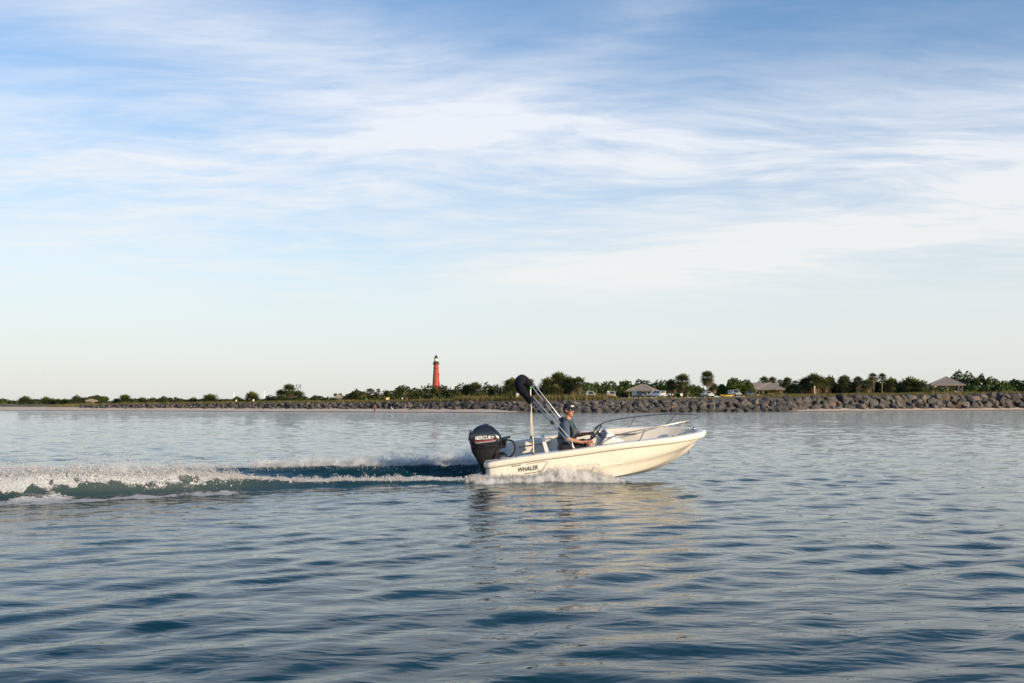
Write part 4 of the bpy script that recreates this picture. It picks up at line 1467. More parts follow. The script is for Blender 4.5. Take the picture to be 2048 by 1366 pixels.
for px_, yt, D_, lab in ((467, 783, 262, 'left tall white post rising behind the hedge'), (528, 782, 262, 'right tall white post rising behind the hedge')):
    c = at(px_, yt, D_)
    b = gz_at(c.x, D_)
    r = empty('white_post', (c.x, D_, b))
    tag(r, lab, 'post', 'tall white posts')
    MB().tube([(0, 0, -0.2), (0, 0, c.z - b)], [0.16, 0.12], 10).build('shaft', M_white, r)
    MB().disc((0, 0, c.z - b + 0.03), (0, 0, 1), 0.17, 0.06, 10).build('cap', M_galv, r)
c = at(1629, 773, 232)
b = gz_at(c.x, 232)
r = empty('marker_post', (c.x, 232, b))
tag(r, 'pale square marker post in the grass right of the yellow hut', 'post')
MB().box((0, 0, (c.z - b) / 2), (0.24, 0.24, c.z - b)).build('shaft', material('pale_wood', rough=0.8, build=varied((0.42, 0.26, 0.18), (0.55, 0.42, 0.32), 2.0)), r)
MB().box((0, 0, c.z - b + 0.04), (0.32, 0.32, 0.08)).build('cap', M_white, r)
# gourd rack on a pole above the three palms
c = at(597, 769.5, 236)
b = gz_at(c.x, 236)
r = empty('bird_gourd_rack', (c.x, 236, b))
tag(r, 'dark pole with hanging nest gourds above the three clustered palms', 'bird rack')
zt = c.z - b
MB().tube([(0, 0, 0), (0, 0, zt)], 0.05, 6).build('pole', M_galv, r)
for k, (ox, oz) in enumerate(((-0.45, 0.1), (0.45, 0.1), (-0.5, -0.5), (0.5, -0.5), (0.1, -0.25), (-0.1, -0.85))):
    MB().tube([(0, 0, zt + oz), (ox, 0, zt + oz)], 0.025, 5).build('arm', M_galv, r)
    MB().ball((ox, 0, zt + oz - 0.24), (0.15, 0.15, 0.18), 8, 6).build('gourd', M_black, r)
# hut picnic table
tp = at(1546, 790, 274)
pt = empty('picnic_table', (tp.x, 274, gz_at(tp.x, 274)), 0.2)
tag(pt, 'dark picnic table in front of the yellow hut wall', 'table')
MB().box((0, 0, 0.75), (1.9, 0.75, 0.06)).build('tabletop', M_post, pt)
for sy in (-1, 1):
    MB().box((0, sy * 0.72, 0.45), (1.9, 0.26, 0.05)).build('bench', M_post, pt)
for sx in (-0.7, 0.7):
    for sy in (-1, 1):
        MB().tube([(sx, sy * 0.75, 0.0), (sx, sy * 0.2, 0.73)], 0.05, 6).build('leg', M_post, pt)
    MB().box((sx, 0, 0.40), (0.06, 1.5, 0.1)).build('cross_bar', M_post, pt)


# ------------------------------------------------------------------ boat
def gelcoat(c0, c1, rough):
    return material('gelcoat', c0, rough, 0.0, 0.5, varied(c0, c1, 2.5, 4), coat=0.3)


M_gel = gelcoat((0.74, 0.70, 0.60), (0.80, 0.76, 0.67), 0.22)
M_liner = gelcoat((0.66, 0.61, 0.54), (0.72, 0.67, 0.60), 0.4)
M_deck = material('deck_nonskid', rough=0.75, build=varied((0.58, 0.55, 0.50), (0.66, 0.63, 0.58), 30, 3, 0.2, 60))
M_rub = material('rub_strip', (0.22, 0.21, 0.20), 0.6)
M_steel = material('stainless', (0.58, 0.55, 0.51), 0.22, 1.0)
M_tube = material('dull_steel_tube', (0.15, 0.135, 0.12), 0.34, 1.0)
M_rail = material('satin_steel_rail', (0.34, 0.31, 0.28), 0.34, 1.0)
M_mblack = material('motor_black', (0.012, 0.012, 0.016), 0.22, 0.0, 0.6, coat=0.8)
M_mdull = material('motor_dull_black', (0.014, 0.014, 0.015), 0.5)
M_navy = material('navy_canvas', rough=0.9, spec=0.1, build=varied((0.006, 0.006, 0.011), (0.012, 0.012, 0.020), 8, 5, 0.5, 14))
M_letter_w = material('white_lettering', (0.80, 0.80, 0.80), 0.4)
M_letter_b = material('black_lettering', (0.02, 0.02, 0.025), 0.4)
M_red = material('red_stripe', (0.45, 0.03, 0.03), 0.3)
M_silver = material('silver_stripe', (0.45, 0.44, 0.43), 0.3, 0.5)
M_cush = material('white_vinyl', rough=0.5, build=varied((0.68, 0.67, 0.66), (0.76, 0.75, 0.73), 4))
M_dash = material('dash_panel', (0.10, 0.12, 0.15), 0.35)
M_rubber = material('black_rubber', (0.015, 0.015, 0.015), 0.55)
M_green = material('green_clip', (0.03, 0.45, 0.06), 0.5)

boat = empty('motorboat')
boat.matrix_world = BOAT_M
tag(boat, 'small cream open motorboat running to the right with black outboard', 'boat')

TS = [-0.07, -0.045, -0.02, 0.0, 0.2, 0.4, 0.6, 0.75, 0.85, 0.92, 0.97, 1.0]
SHEER = [(-0.03, .42, .455), (-0.06, .60, .462), (-0.03, .735, .475), (0.06, .795, .495), (.8, .83, .55), (1.6, .835, .582), (2.4, .795, .612), (3.0, .69, .60), (3.45, .55, .585), (3.78, .37, .572), (3.98, .19, .562), (4.06, 0, .558)]
CHINE = [(0.0, .42, -.08), (0.0, .56, -.08), (0.02, .66, -.07), (0.06, .70, -.06), (.8, .72, -.07), (1.6, .71, -.06), (2.35, .62, -.03), (2.9, .47, .02), (3.28, .30, .10), (3.58, .15, .21), (3.80, .055, .32), (3.93, 0, .40)]
KEEL = [(0.04, .30, -.16), (0.04, .20, -.18), (0.04, .08, -.2), (0.05, 0, -.2), (.8, 0, -.205), (1.6, 0, -.205), (2.3, 0, -.2), (2.85, 0, -.165), (3.2, 0, -.085), (3.5, 0, .055), (3.73, 0, .20), (3.90, 0, .36)]
TQ = np.concatenate([np.linspace(-0.07, 0.0, 12), np.linspace(0, 0.75, 26)[1:], np.linspace(0.75, 1.0, 26)[1:]])
XS = 1.022
SHEER, CHINE, KEEL = [[(x * XS, y, z) for x, y, z in q] for q in (SHEER, CHINE, KEEL)]
S_ = catmull(TS, SHEER, TQ)
C_ = catmull(TS, CHINE, TQ)
K_ = catmull(TS, KEEL, TQ)
S_[-1].y = C_[-1].y = K_[-1].y = 0
# outward plan normals of the sheer
NRM = []
for i in range(len(S_)):
    a, b = S_[max(i - 1, 0)], S_[min(i + 1, len(S_) - 1)]
    t = Vector((b.x - a.x, b.y - a.y, 0)).normalized()
    NRM.append(Vector((-t.y, t.x, 0)))
NRM[-1] = Vector((1, 0, 0))


def both(strips):
    """strips along the starboard side (y negative); returns full girth mesh builder with mirrored port"""
    mb = MB()
    for sgn in (-1, 1):
        rings = [[Vector((p.x, sgn * p.y, p.z)) for p in r] for r in strips]
        mb.loft(rings, False)
    return mb


def weld(o, d=0.0008):
    bm = bmesh.new()
    bm.from_mesh(o.data)
    bmesh.ops.remove_doubles(bm, verts=bm.verts, dist=d)
    bmesh.ops.recalc_face_normals(bm, faces=bm.faces)
    bm.to_mesh(o.data)
    bm.free()
    o.data.polygons.foreach_set('use_smooth', [True] * len(o.data.polygons))
    o.data.set_sharp_from_angle(angle=R(32))


strips = []
for s, c, k, n in zip(S_, C_, K_, NRM):
    top = s - n * 0.028 + Vector((0, 0, -0.105))
    row = [k, k.lerp(c, 0.5) + Vector((0, 0, -0.008)), c + Vector((0, -min(0.02, c.y * 0.2), -0.002)), c + Vector((0, 0, 0.012))]
    lower = c + Vector((0, 0, 0.012))
    for t in (0.15, 0.3, 0.42, 0.45, 0.6, 0.75, 0.9, 1.0):
        p = lower.lerp(top, t)
        bulge = 0.035 * math.sin(math.pi * t) - (0.012 if t < 0.44 else 0.0)
        p = p + n * bulge * min(1, s.y / 0.25)
        if s.y < 0.001:
            p.y = 0
        row.append(p)
    strips.append(row)
hull = both(strips).build('hull', M_gel, boat)
weld(hull)
cap = []
for s, n in zip(S_, NRM):
    prof = [(-0.028, -0.107), (-0.004, -0.104), (0.008, -0.085), (0.013, -0.055), (0.008, -0.022), (-0.010, -0.005), (-0.04, 0.0), (-0.125, 0.0), (-0.140, -0.008), (-0.145, -0.05)]
    row = []
    for o_, dz_ in prof:
        p = s + n * o_ + Vector((0, 0, dz_))
        p.y = max(p.y, 0.0)
        row.append(p)
    cap.append(row)
gun = both(cap).build('gunwale', M_gel, boat)
weld(gun)
strip = []
for s, n in zip(S_, NRM):
    row = []
    for o_, dz_ in [(-0.024, -0.118), (-0.006, -0.117), (-0.006, -0.1075), (-0.024, -0.1065)]:
        p = s + n * o_ + Vector((0, 0, dz_))
        p.y = max(p.y, 0)
        row.append(p)
    strip.append(row)
weld(both(strip).build('rub_rail', M_rub, boat))


def floor_z(x):
    return float(np.interp(x, [0, 0.40, 0.44, 2.72, 2.80, 4.1], [0.40, 0.40, 0.02, 0.02, 0.27, 0.33]))


liner = []
for s, n in zip(S_, NRM):
    row = []
    fz = floor_z(s.x - 0.05)
    for o_, f in [(-0.144, 0.0), (-0.155, 0.12), (-0.165, 0.4), (-0.20, 0.9), (-0.235, 1.0)]:
        zt = s.z - 0.045
        p = s + n * o_
        p.z = zt + (fz - zt) * f
        p.y = max(p.y, 0.0)
        row.append(p)
    row.append(Vector((row[-1].x, 0, row[-1].z)))
    liner.append(row)
lin = both(liner[10:]).build('cockpit_liner', M_liner, boat)
weld(lin)
# stern deck with splash well and transom
mb = MB()
for sy in (-1, 1):
    mb.box((0.18, sy * 0.555, 0.425), (0.44, 0.31, 0.05))
mb.box((0.33, 0, 0.40), (0.14, 0.80, 0.06))
mb.build('stern_deck', M_deck, boat)
MB().box((0.24, 0, 0.12), (0.06, 0.80, 0.56)).build('transom', M_gel, boat)
for sy in (-1, 1):
    MB().box((0.10, sy * 0.405, 0.14), (0.26, 0.03, 0.54)).build('well_side', M_gel, boat)
MB().box((0.415, 0, 0.21), (0.03, 1.30, 0.37)).build('bulkhead', M_liner, boat)
# bow locker lid and forward step
mb = MB()
mb.loft([[(2.86, -0.30, 0.285), (3.42, -0.20, 0.305), (3.42, 0.20, 0.305), (2.86, 0.30, 0.285)], [(2.87, -0.29, 0.335), (3.41, -0.19, 0.355), (3.41, 0.19, 0.355), (2.87, 0.29, 0.335)]], True, False, True).build('bow_hatch', M_cush, boat)
for px_ in (3.05, 3.25):
    MB().disc((px_, -0.12, 0.36), (0, 0, 1), 0.025, 0.012, 10).build('hatch_latch', M_rubber, boat)


def BP(px, py, Y):
    """boat-frame point seen at a pixel, at depth Y"""
    return BOAT_I @ at(px, py, Y)


def gun_pt(x, side, inset=0.07, dz=0.0):
    """point on top of the gunwale at length x; side -1 starboard, +1 port"""
    i = min(range(12, len(S_)), key=lambda k: abs(S_[k].x - x))
    p = S_[i] - NRM[i] * inset
    return Vector((p.x, side * p.y, p.z + dz))


def smooth_path(pts, n=24):
    return catmull(list(range(len(pts))), pts, n)


# bow rail: one bent tube, with stanchions
stb = [gun_pt(2.10, -1), gun_pt(2.22, -1, 0.07, 0.08), gun_pt(2.45, -1, 0.07, 0.15), gun_pt(2.95, -1, 0.05, 0.20), gun_pt(3.45, -1, 0.04, 0.235), gun_pt(3.80, -1, 0.05, 0.255)]
tip = [Vector((4.00, -0.16, 0.825)), Vector((4.05, 0, 0.83)), Vector((4.00, 0.16, 0.825))]
prt = [Vector((p.x, -p.y, p.z)) for p in reversed(stb)]
rail = MB().tube(smooth_path(stb + tip + prt, 80), 0.0105, 8).build('bow_rail', M_rail, boat)
for sd in (-1, 1):
    for x0, x1, i in ((2.76, 2.93, 0.05), (3.50, 3.72, 0.045)):
        b0 = gun_pt(x0, sd, 0.06)
        zt = float(np.interp(x1, [2.95, 3.45, 3.80], [0.20, 0.235, 0.255]))
        t0 = gun_pt(x1, sd, i, zt)
        MB().tube([b0, t0], 0.0095, 8).disc(b0 + Vector((0, 0, 0.006)), (0, 0, 1), 0.028, 0.012, 12).build('stanchion', M_rail, rail)
# grab rails along the inside
for sd in (-1, 1):
    for xa, xb in ((0.62, 1.28), (2.05, 3.0)):
        pts = []
        for x in np.linspace(xa, xb, 8):
            pts.append(gun_pt(x, sd, 0.195, -0.11))
        g = MB().tube(pts, 0.012, 8).build('grab_rail', M_rail, boat)
        for e in (0, 3, 7):
            pe = pts[e]
            MB().tube([pe, pe + Vector((0, sd * 0.045, 0.0))], 0.016, 8).build('rail_bracket', M_steel, g)
# cleats, bow eye, nav light, drain fittings
for x, sd in ((3.72, -1), (3.72, 1), (0.30, -1), (0.30, 1)):
    p = gun_pt(x, sd, 0.075)
    c_ = MB().tube([p + Vector((-0.06, 0, 0.03)), p + Vector((0.06, 0, 0.03))], [0.009, 0.009], 8).tube([p + Vector((-0.02, 0, 0)), p + Vector((-0.02, 0, 0.03))], 0.009, 6).tube([p + Vector((0.02, 0, 0)), p + Vector((0.02, 0, 0.03))], 0.009, 6)
    c_.build('cleat', M_steel, boat)
e0 = Vector((3.74, 0, 0.185))
MB().tube([e0 + Vector((0.05 * math.cos(q) * 0.7 + 0.03, 0, 0.05 * math.sin(q) - 0.02)) for q in np.linspace(-2.2, 2.2, 14)], 0.010, 8).build('bow_eye', M_steel, boat)
MB().ball((3.93, 0, 0.59), (0.045, 0.035, 0.03), 10, 6).build('bow_light', M_steel, boat)

# helm console
con_c = Vector((2.22, -0.14, 0))
prof = [(-0.16, 0.02), (-0.18, 0.38), (-0.13, 0.55), (0.02, 0.725), (0.07, 0.72), (0.42, 0.44), (0.48, 0.02)]
rings = []
for yy, sx, sz in ((-0.30, 0.94, 0.96), (-0.27, 1.0, 1.0), (0.27, 1.0, 1.0), (0.30, 0.94, 0.96)):
    rings.append([con_c + Vector((x * sx, yy, z * sz)) for x, z in prof])
console = MB().loft(rings, True, True, True).build('console', M_cush, boat, 30)
# dash face lies along the sloping aft face
d0, d1 = con_c + Vector((-0.135, 0, 0.55)), con_c + Vector((0.015, 0, 0.727))
dd = (d1 - d0).normalized()
dn_ = Vector((-dd.z, 0, dd.x))
mb = MB()
q = [d0 + dd * 0.012 + dn_ * 0.004, d1 - dd * 0.012 + dn_ * 0.004]
mb.add([q[0] + Vector((0, -0.255, 0)), q[0] + Vector((0, 0.255, 0)), q[1] + Vector((0, 0.255, 0)), q[1] + Vector((0, -0.255, 0)), *[p + dn_ * 0.012 + Vector((0, y_, 0)) for p, y_ in ((q[0], -0.25), (q[0], 0.25), (q[1], 0.25), (q[1], -0.25))]],
       [(4, 5, 6, 7), (0, 1, 5, 4), (1, 2, 6, 5), (2, 3, 7, 6), (3, 0, 4, 7)])
mb.build('dash_panel', M_dash, console, 0)
for yy in (-0.16, 0.0, 0.16):
    MB().disc(d0.lerp(d1, 0.72) + dn_ * 0.02 + Vector((0, yy, 0)), dn_, 0.038, 0.014, 16).build('gauge', M_silver, console)
# low smoked windscreen on the console
mb = MB()
a0, a1 = con_c + Vector((0.035, -0.26, 0.722)), con_c + Vector((0.035, 0.26, 0.722))
mb.add([a0, a1, a1 + Vector((-0.05, -0.03, 0.10)), a0 + Vector((-0.05, 0.03, 0.10)), a0 + Vector((0.008, 0, 0)), a1 + Vector((0.008, 0, 0)), a1 + Vector((-0.042, -0.03, 0.10)), a0 + Vector((-0.042, 0.03, 0.10))], [(0, 1, 2, 3), (7, 6, 5, 4), (0, 4, 5, 1), (1, 5, 6, 2), (2, 6, 7, 3), (3, 7, 4, 0)])
M_smoke = material('smoked_screen', (0.10, 0.12, 0.15), 0.08)
mb.build('windscreen', M_smoke, console, 0)
# steering wheel
WC = d0.lerp(d1, 0.55) + dn_ * 0.13 + Vector((0, 0.02, 0))
ax = dn_
ux = Vector((0, 1, 0))
uy = ax.cross(ux)
WHEEL_R = 0.165
wheel = MB().tube([WC + ux * WHEEL_R * math.cos(q) + uy * WHEEL_R * math.sin(q) for q in np.linspace(0, 2 * math.pi, 33)], 0.013, 8, False).build('steering_wheel', M_rubber, console)
for k in range(3):
    q = R(90 + 120 * k)
    MB().tube([WC - ax * 0.02, WC + (ux * math.cos(q) + uy * math.sin(q)) * WHEEL_R], 0.010, 6).build('spoke', M_steel, wheel)
MB().tube([WC - ax * 0.12, WC + ax * 0.0], [0.03, 0.035], 12).build('hub', M_steel, wheel)
# throttle box on the starboard side
KNOB = BP(1177, 886, 18.42)
TB = KNOB + Vector((-0.03, -0.02, -0.21))
th_ = MB().box(TB, (0.20, 0.10, 0.16)).build('throttle_box', M_mdull, boat)
MB().tube([TB + Vector((0.0, 0.02, 0.06)), TB + Vector((0.03, 0.02, 0.20))], 0.012, 8).ball(KNOB, 0.024, 10, 8).build('throttle_lever', M_rubber, th_)
# helm seat: box, cushion, backrest
seat = MB().box((1.42, -0.20, 0.19), (0.42, 0.72, 0.34)).build('helm_seat', M_cush, boat)
MB().loft([[(1.20, -0.57, 0.36), (1.66, -0.57, 0.36), (1.66, 0.17, 0.36), (1.20, 0.17, 0.36)], [(1.19, -0.58, 0.40), (1.67, -0.58, 0.40), (1.67, 0.18, 0.40), (1.19, 0.18, 0.40)], [(1.22, -0.55, 0.43), (1.64, -0.55, 0.43), (1.64, 0.15, 0.43), (1.22, 0.15, 0.43)]], True, True, True).build('seat_cushion', M_cush, seat)
MB().loft([[(1.10, -0.57, 0.40), (1.17, -0.57, 0.40), (1.17, 0.17, 0.40), (1.10, 0.17, 0.40)], [(1.04, -0.57, 0.72), (1.10, -0.57, 0.73), (1.10, 0.17, 0.73), (1.04, 0.17, 0.72)]], True, True, True).build('seat_back', M_cush, seat)
mb = MB()
for yy in (-0.5, 0.1):
    mb.tube([(1.30, yy, 0.06), (1.12, yy, 0.42), (1.06, yy, 0.66)], 0.014, 8)
mb.build('seat_frame', M_steel, seat)

# bimini folded back in its boot
NEAR, FAR = 18.36, 19.74
boot_pts = [BP(1063, 804, NEAR), BP(1050, 788, NEAR), BP(1040, 776, NEAR + 0.03), BP(1037.5, 768, NEAR + 0.2), BP(1039, 763.5, 18.85), BP(1041, 760.5, 19.2), BP(1043.5, 758, 19.55), BP(1049, 760, FAR - 0.03), BP(1055, 766, FAR), BP(1062, 773, FAR)]
bp_s = smooth_path(boot_pts, 46)
rg = np.random.default_rng(77)
rad = [0.042 + 0.044 * math.sin(math.pi * min(max((i + 1.5) / 48, 0), 1)) ** 0.5 + 0.010 * float(vnoise(np.array([i * 0.4]), np.array([1.5]), 8)[0]) for i in range(46)]
M_boat_frame = M_steel
bo = MB().tube(bp_s, rad, 14).build('folded_canopy', M_navy, boat, 60)
from mathutils import noise as mnoise
bm = bmesh.new()
bm.from_mesh(bo.data)
for v in bm.verts:
    v.co += v.normal * (mnoise.noise(v.co * 7.0) * 0.012 + mnoise.noise(v.co * 17.0) * 0.006)
bm.to_mesh(bo.data)
bm.free()
for sd, Yb, xt, yb, fr in ((-1, NEAR, 1062, 799, 0.52), (1, FAR, 1060, 768, 0.62)):
    base = gun_pt(1.60, sd, 0.07, 0.0)
    topn = BP(xt, yb, Yb)
    dirp = topn - base
    perp = Vector((dirp.z, 0, -dirp.x)).normalized()
    for off in (0.0, 0.062):
        b_ = base + Vector((-off * 0.2, 0, 0.02 + off * 0.1))
        mid = base + dirp * 0.12 + perp * (0.012 + off)
        MB().tube([b_, mid, topn + perp * off], 0.0115, 8).build('pole', M_steel, bo)
    MB().ball(base + Vector((0, 0, 0.02)), (0.022, 0.022, 0.028), 8, 6).build('deck_hinge', M_steel, bo)
    p = base + dirp * fr + perp * 0.05
    dn1 = dirp.normalized()
    MB().tube([p - dn1 * 0.04 - perp * 0.025, p + dn1 * 0.04 - perp * 0.025], 0.022, 8).tube([p - perp * 0.02, p - perp * 0.075], 0.015, 8).build('slider', M_rubber, bo)
    b_ = gun_pt(0.86, sd, 0.07)
    yt, xs_t, Ys = ((801, 1061.5, NEAR + 0.04) if sd < 0 else (776, 1061, FAR - 0.02))
    MB().tube([b_, BP(xs_t, yt, Ys)], 0.0105, 8).ball(b_ + Vector((0, 0, 0.015)), (0.025, 0.025, 0.02), 8, 6).build('support_strut', M_tube, bo)
bf = bo
MB().ball(BP(1061, 775.5, FAR - 0.03), (0.022, 0.022, 0.03), 8, 6).build('clip', M_green, bf)

# ------------------------------------------------------------------ outboard
# engine frame: origin at the transom clamp, in boat frame
EO = Vector((0.10, 0, 0.53))


def cowl_dims(h):
    """centre x, half length, half width at height h above the cowl base"""
    cx = float(np.interp(h, [0, 0.1, 0.2, 0.3, 0.38, 0.43], [-0.095, -0.10, -0.105, -0.105, -0.095, -0.07]))
    a = float(np.interp(h, [0, 0.05, 0.12, 0.22, 0.30, 0.36, 0.40, 0.425], [0.275, 0.305, 0.318, 0.312, 0.285, 0.235, 0.175, 0.10]))
    b = float(np.interp(h, [0, 0.05, 0.12, 0.22, 0.30, 0.36, 0.40, 0.425], [0.165, 0.180, 0.188, 0.185, 0.168, 0.135, 0.10, 0.06]))
    return cx, a, b


COWL0 = Vector((EO.x, 0, EO.z + 0.10))
NS = 40
EXP = 3.3


def cowl_ring(h, grow=0.0):
    cx, a, b = cowl_dims(h)
    out = []
    for k in range(NS):
        q = 2 * math.pi * k / NS
        c, s = math.cos(q), math.sin(q)
        x = math.copysign(abs(c) ** (2 / EXP), c) * (a + grow)
        y = math.copysign(abs(s) ** (2 / EXP), s) * (b + grow)
        # the top slopes down towards the bow
        zz_ = h - (0.10 * max(h - 0.12, 0) / 0.3) * max((x + 0.05) / 0.3, 0) ** 1.5 - 0.035 * max(h - 0.2, 0) / 0.2 * max(-(x + 0.18) / 0.14, 0)
        out.append(COWL0 + Vector((cx + x, y, zz_)))
    return out


hs_ = [0, 0.02, 0.05, 0.09, 0.14, 0.19, 0.24, 0.28, 0.31, 0.34, 0.365, 0.385, 0.40, 0.412, 0.42, 0.425]
# midsection leg (the part all else hangs on)
leg = MB()
secs = [(-0.12, 0.11, 0.285, 0.150), (-0.125, 0.02, 0.265, 0.135), (-0.115, -0.10, 0.215, 0.115), (-0.105, -0.25, 0.165, 0.09), (-0.095, -0.40, 0.12, 0.07), (-0.095, -0.55, 0.095, 0.055), (-0.095, -0.68, 0.10, 0.045), (-0.095, -0.82, 0.14, 0.045)]
rings = []
for cx, z, a, b in secs:
    rings.append([EO + Vector((cx + math.copysign(abs(math.cos(q)) ** 0.75, math.cos(q)) * a, math.copysign(abs(math.sin(q)) ** 0.75, math.sin(q)) * b, z)) for q in [2 * math.pi * k / 28 for k in range(28)]])
leg.loft(rings, True, True, True)
leg.box(EO + Vector((-0.16, 0, -0.66)), (0.38, 0.20, 0.015))
leg.ball(EO + Vector((-0.10, 0, -0.84)), (0.19, 0.05, 0.05), 14, 10)
leg.box(EO + Vector((-0.11, 0, -0.92)), (0.16, 0.012, 0.14))
motor = leg.build('outboard_motor', M_mdull, boat, 45)
cowl = MB().loft([cowl_ring(h) for h in hs_], True, True, True).build('cowling', M_mblack, motor, 50)
MB().loft([cowl_ring(0.0, 0.004), cowl_ring(0.018, 0.008), cowl_ring(0.032, 0.004)], True, True, True).build('cowl_seam', M_mdull, motor, 40)
# rear air intake ridge
mb = MB()
cx, a, b = cowl_dims(0.3)
mb.box(COWL0 + Vector((cx - a - 0.0, 0, 0.24)), (0.05, 0.20, 0.16), Euler((0, 0.25, 0)))
mb.build('air_intake', M_mdull, motor)
# transom bracket and hydraulic parts
br = MB()
for sy in (-0.11, 0.11):
    br.box((0.17, sy, 0.34), (0.09, 0.03, 0.30))
    br.box((0.25, sy, 0.44), (0.12, 0.03, 0.06))
br.tube([(0.15, -0.13, 0.47), (0.15, 0.13, 0.47)], 0.028, 10)
br.build('clamp_bracket', M_mdull, motor)
mb = MB()
for k in range(5):
    mb.box(EO + Vector((0.20 + 0.012 * k, -0.04 + 0.02 * k, 0.06 + 0.03 * k)), (0.10, 0.12, 0.022))
mb.box(EO + Vector((0.28, -0.02, 0.235)), (0.16, 0.16, 0.02), Euler((0, -0.15, 0)))
mb.build('front_cover', M_mdull, motor)
hose = MB().tube(smooth_path([BP(1000, 882, 18.8), BP(1012, 880, 18.75), BP(1024, 882, 18.72), BP(1030, 891, 18.7), BP(1029, 903, 18.7), BP(1021, 913, 18.72), BP(1014, 913, 18.78), BP(1008, 906, 18.85)], 36), 0.019, 8)
hose.build('rigging_hose', M_rubber, motor)
# propeller blades
pr = MB()
for k in range(3):
    q = R(120 * k + 20)
    c0 = EO + Vector((-0.29, 0, -0.84))
    d_ = Vector((0, math.cos(q), math.sin(q)))
    s_ = Vector((0.5, -math.sin(q) * 0.8, math.cos(q) * 0.8)).normalized()
    pr.add([c0 + d_ * 0.04 - s_ * 0.03, c0 + d_ * 0.04 + s_ * 0.03, c0 + d_ * 0.11 + s_ * 0.06, c0 + d_ * 0.145, c0 + d_ * 0.11 - s_ * 0.06], [(0, 1, 2, 3, 4)])
pr.build('propeller', M_silver, motor, 0)


def cowl_side(x, h, off):
    cx, a, b = cowl_dims(h)
    u = min(abs((x - cx) / a), 0.999)
    y = -b * (1 - u ** EXP) ** (1 / EXP) - off
    xx = x - cx
    zz_ = h - (0.10 * max(h - 0.12, 0) / 0.3) * max((xx + 0.05) / 0.3, 0) ** 1.5 - 0.035 * max(h - 0.2, 0) / 0.2 * max(-(xx + 0.18) / 0.14, 0)
    return COWL0 + Vector((x, y, zz_))


tm = text_mesh('MERCURY', 0.098, 0.22, 0.0022)
for v in tm.vertices:
    v.co = cowl_side(-0.125 + v.co.x * 0.80, 0.205 + v.co.y, 0.004)
obj('lettering', tm, M_letter_w, motor)


def side_patch(name, corners, mat, off, n=14):
    """thin decal following the cowl: corners = [(x0,h0),(x1,h1),(x2,h2),(x3,h3)]"""
    mb = MB()
    rings = []
    for i in range(n + 1):
        t = i / n
        lo = (corners[0][0] + (corners[1][0] - corners[0][0]) * t, corners[0][1] + (corners[1][1] - corners[0][1]) * t)
        hi = (corners[3][0] + (corners[2][0] - corners[3][0]) * t, corners[3][1] + (corners[2][1] - corners[3][1]) * t)
        rings.append([cowl_side(lo[0] + (hi[0] - lo[0]) * f, lo[1] + (hi[1] - lo[1]) * f, off) for f in (0, 0.33, 0.66, 1)])
    mb.loft(rings, False)
    return mb.build(name, mat, motor, 60)


side_patch('red_stripe', [(-0.32, 0.138), (0.10, 0.150), (0.10, 0.164), (-0.31, 0.150)], M_red, 0.003)
side_patch('silver_stripe', [(-0.27, 0.105), (0.06, 0.113), (0.10, 0.145), (-0.32, 0.132)], M_silver, 0.003)

# boat name on the hull side near the stern


def hull_side(x, f, off=0.004):
    """starboard topside point at length x and fraction f of its height"""
    i = min(range(len(strips)), key=lambda k: abs(strips[k][8].x - x) + (10 if k < 8 else 0))
    j = i + 1 if strips[i][8].x < x and i + 1 < len(strips) else i - 1
    fr = (x - strips[i][8].x) / (strips[j][8].x - strips[i][8].x) if j != i else 0
    def on(r):
        k = min(int(f * 7), 6)
        g = f * 7 - k
        return r[4 + k].lerp(r[5 + k], g)
    p = on(strips[i]).lerp(on(strips[j]), fr)
    return Vector((p.x, -p.y - off, p.z))


for body, size, cx, cf, bold in (('WHALER', 0.088, 0.72, 0.70, 0.0022), ('BOSTON', 0.036, 0.52, 0.875, 0.001)):
    tm = text_mesh(body, size, 0.25, bold)
    for v in tm.vertices:
        hgt = 0.42
        v.co = hull_side(cx + v.co.x * (1.05 if body == 'WHALER' else 1.2), cf + v.co.y / hgt)
    obj('lettering', tm, M_letter_b, boat)
mb = MB()
for (xa, fa, xb, fb, th2) in ((0.70, 0.875, 1.08, 0.895, 0.010), (0.66, 0.54, 0.97, 0.56, 0.010), (0.97, 0.56, 1.10, 0.86, 0.012)):
    rings = []
    for t in np.linspace(0, 1, 8):
        x, f = xa + (xb - xa) * t, fa + (fb - fa) * t
        rings.append([hull_side(x, f - th2), hull_side(x, f + th2)])
    mb.loft(rings, False)
mb.build('pinstripe', M_letter_b, boat, 0)


# ------------------------------------------------------------------ helmsman
M_skin = material('skin', rough=0.5, build=varied((0.36, 0.17, 0.105), (0.42, 0.205, 0.13), 10, 3))
M_shirt = material('blue_grey_shirt', rough=0.85, build=varied((0.045, 0.066, 0.100), (0.066, 0.092, 0.135), 9, 5, 0.4, 18))
M_shorts = material('black_shorts', rough=0.85, build=varied((0.012, 0.012, 0.014), (0.022, 0.022, 0.026), 9))
M_vest = material('dark_teal_vest', rough=0.7, build=varied((0.010, 0.032, 0.042), (0.018, 0.048, 0.060), 12, 4, 0.3, 20))
M_strap = material('black_strap', (0.012, 0.012, 0.013), 0.7)
M_orange = material('orange_tab', (0.55, 0.14, 0.03), 0.6)
M_capm = material('navy_cap', rough=0.85, build=varied((0.008, 0.009, 0.020), (0.014, 0.015, 0.030), 20))
M_hair = material('dark_hair', (0.012, 0.009, 0.008), 0.7)
M_lensm = material('sunglass_lens', (0.008, 0.007, 0.006), 0.08, spec=0.8)

PO = Vector((1.0, 18.72, 0.50))                       # where the helmsman sits
yawT = R(-16)
RT = Matrix.Rotation(yawT, 3, 'Z')


def rel(p):
    return Vector(p) - PO


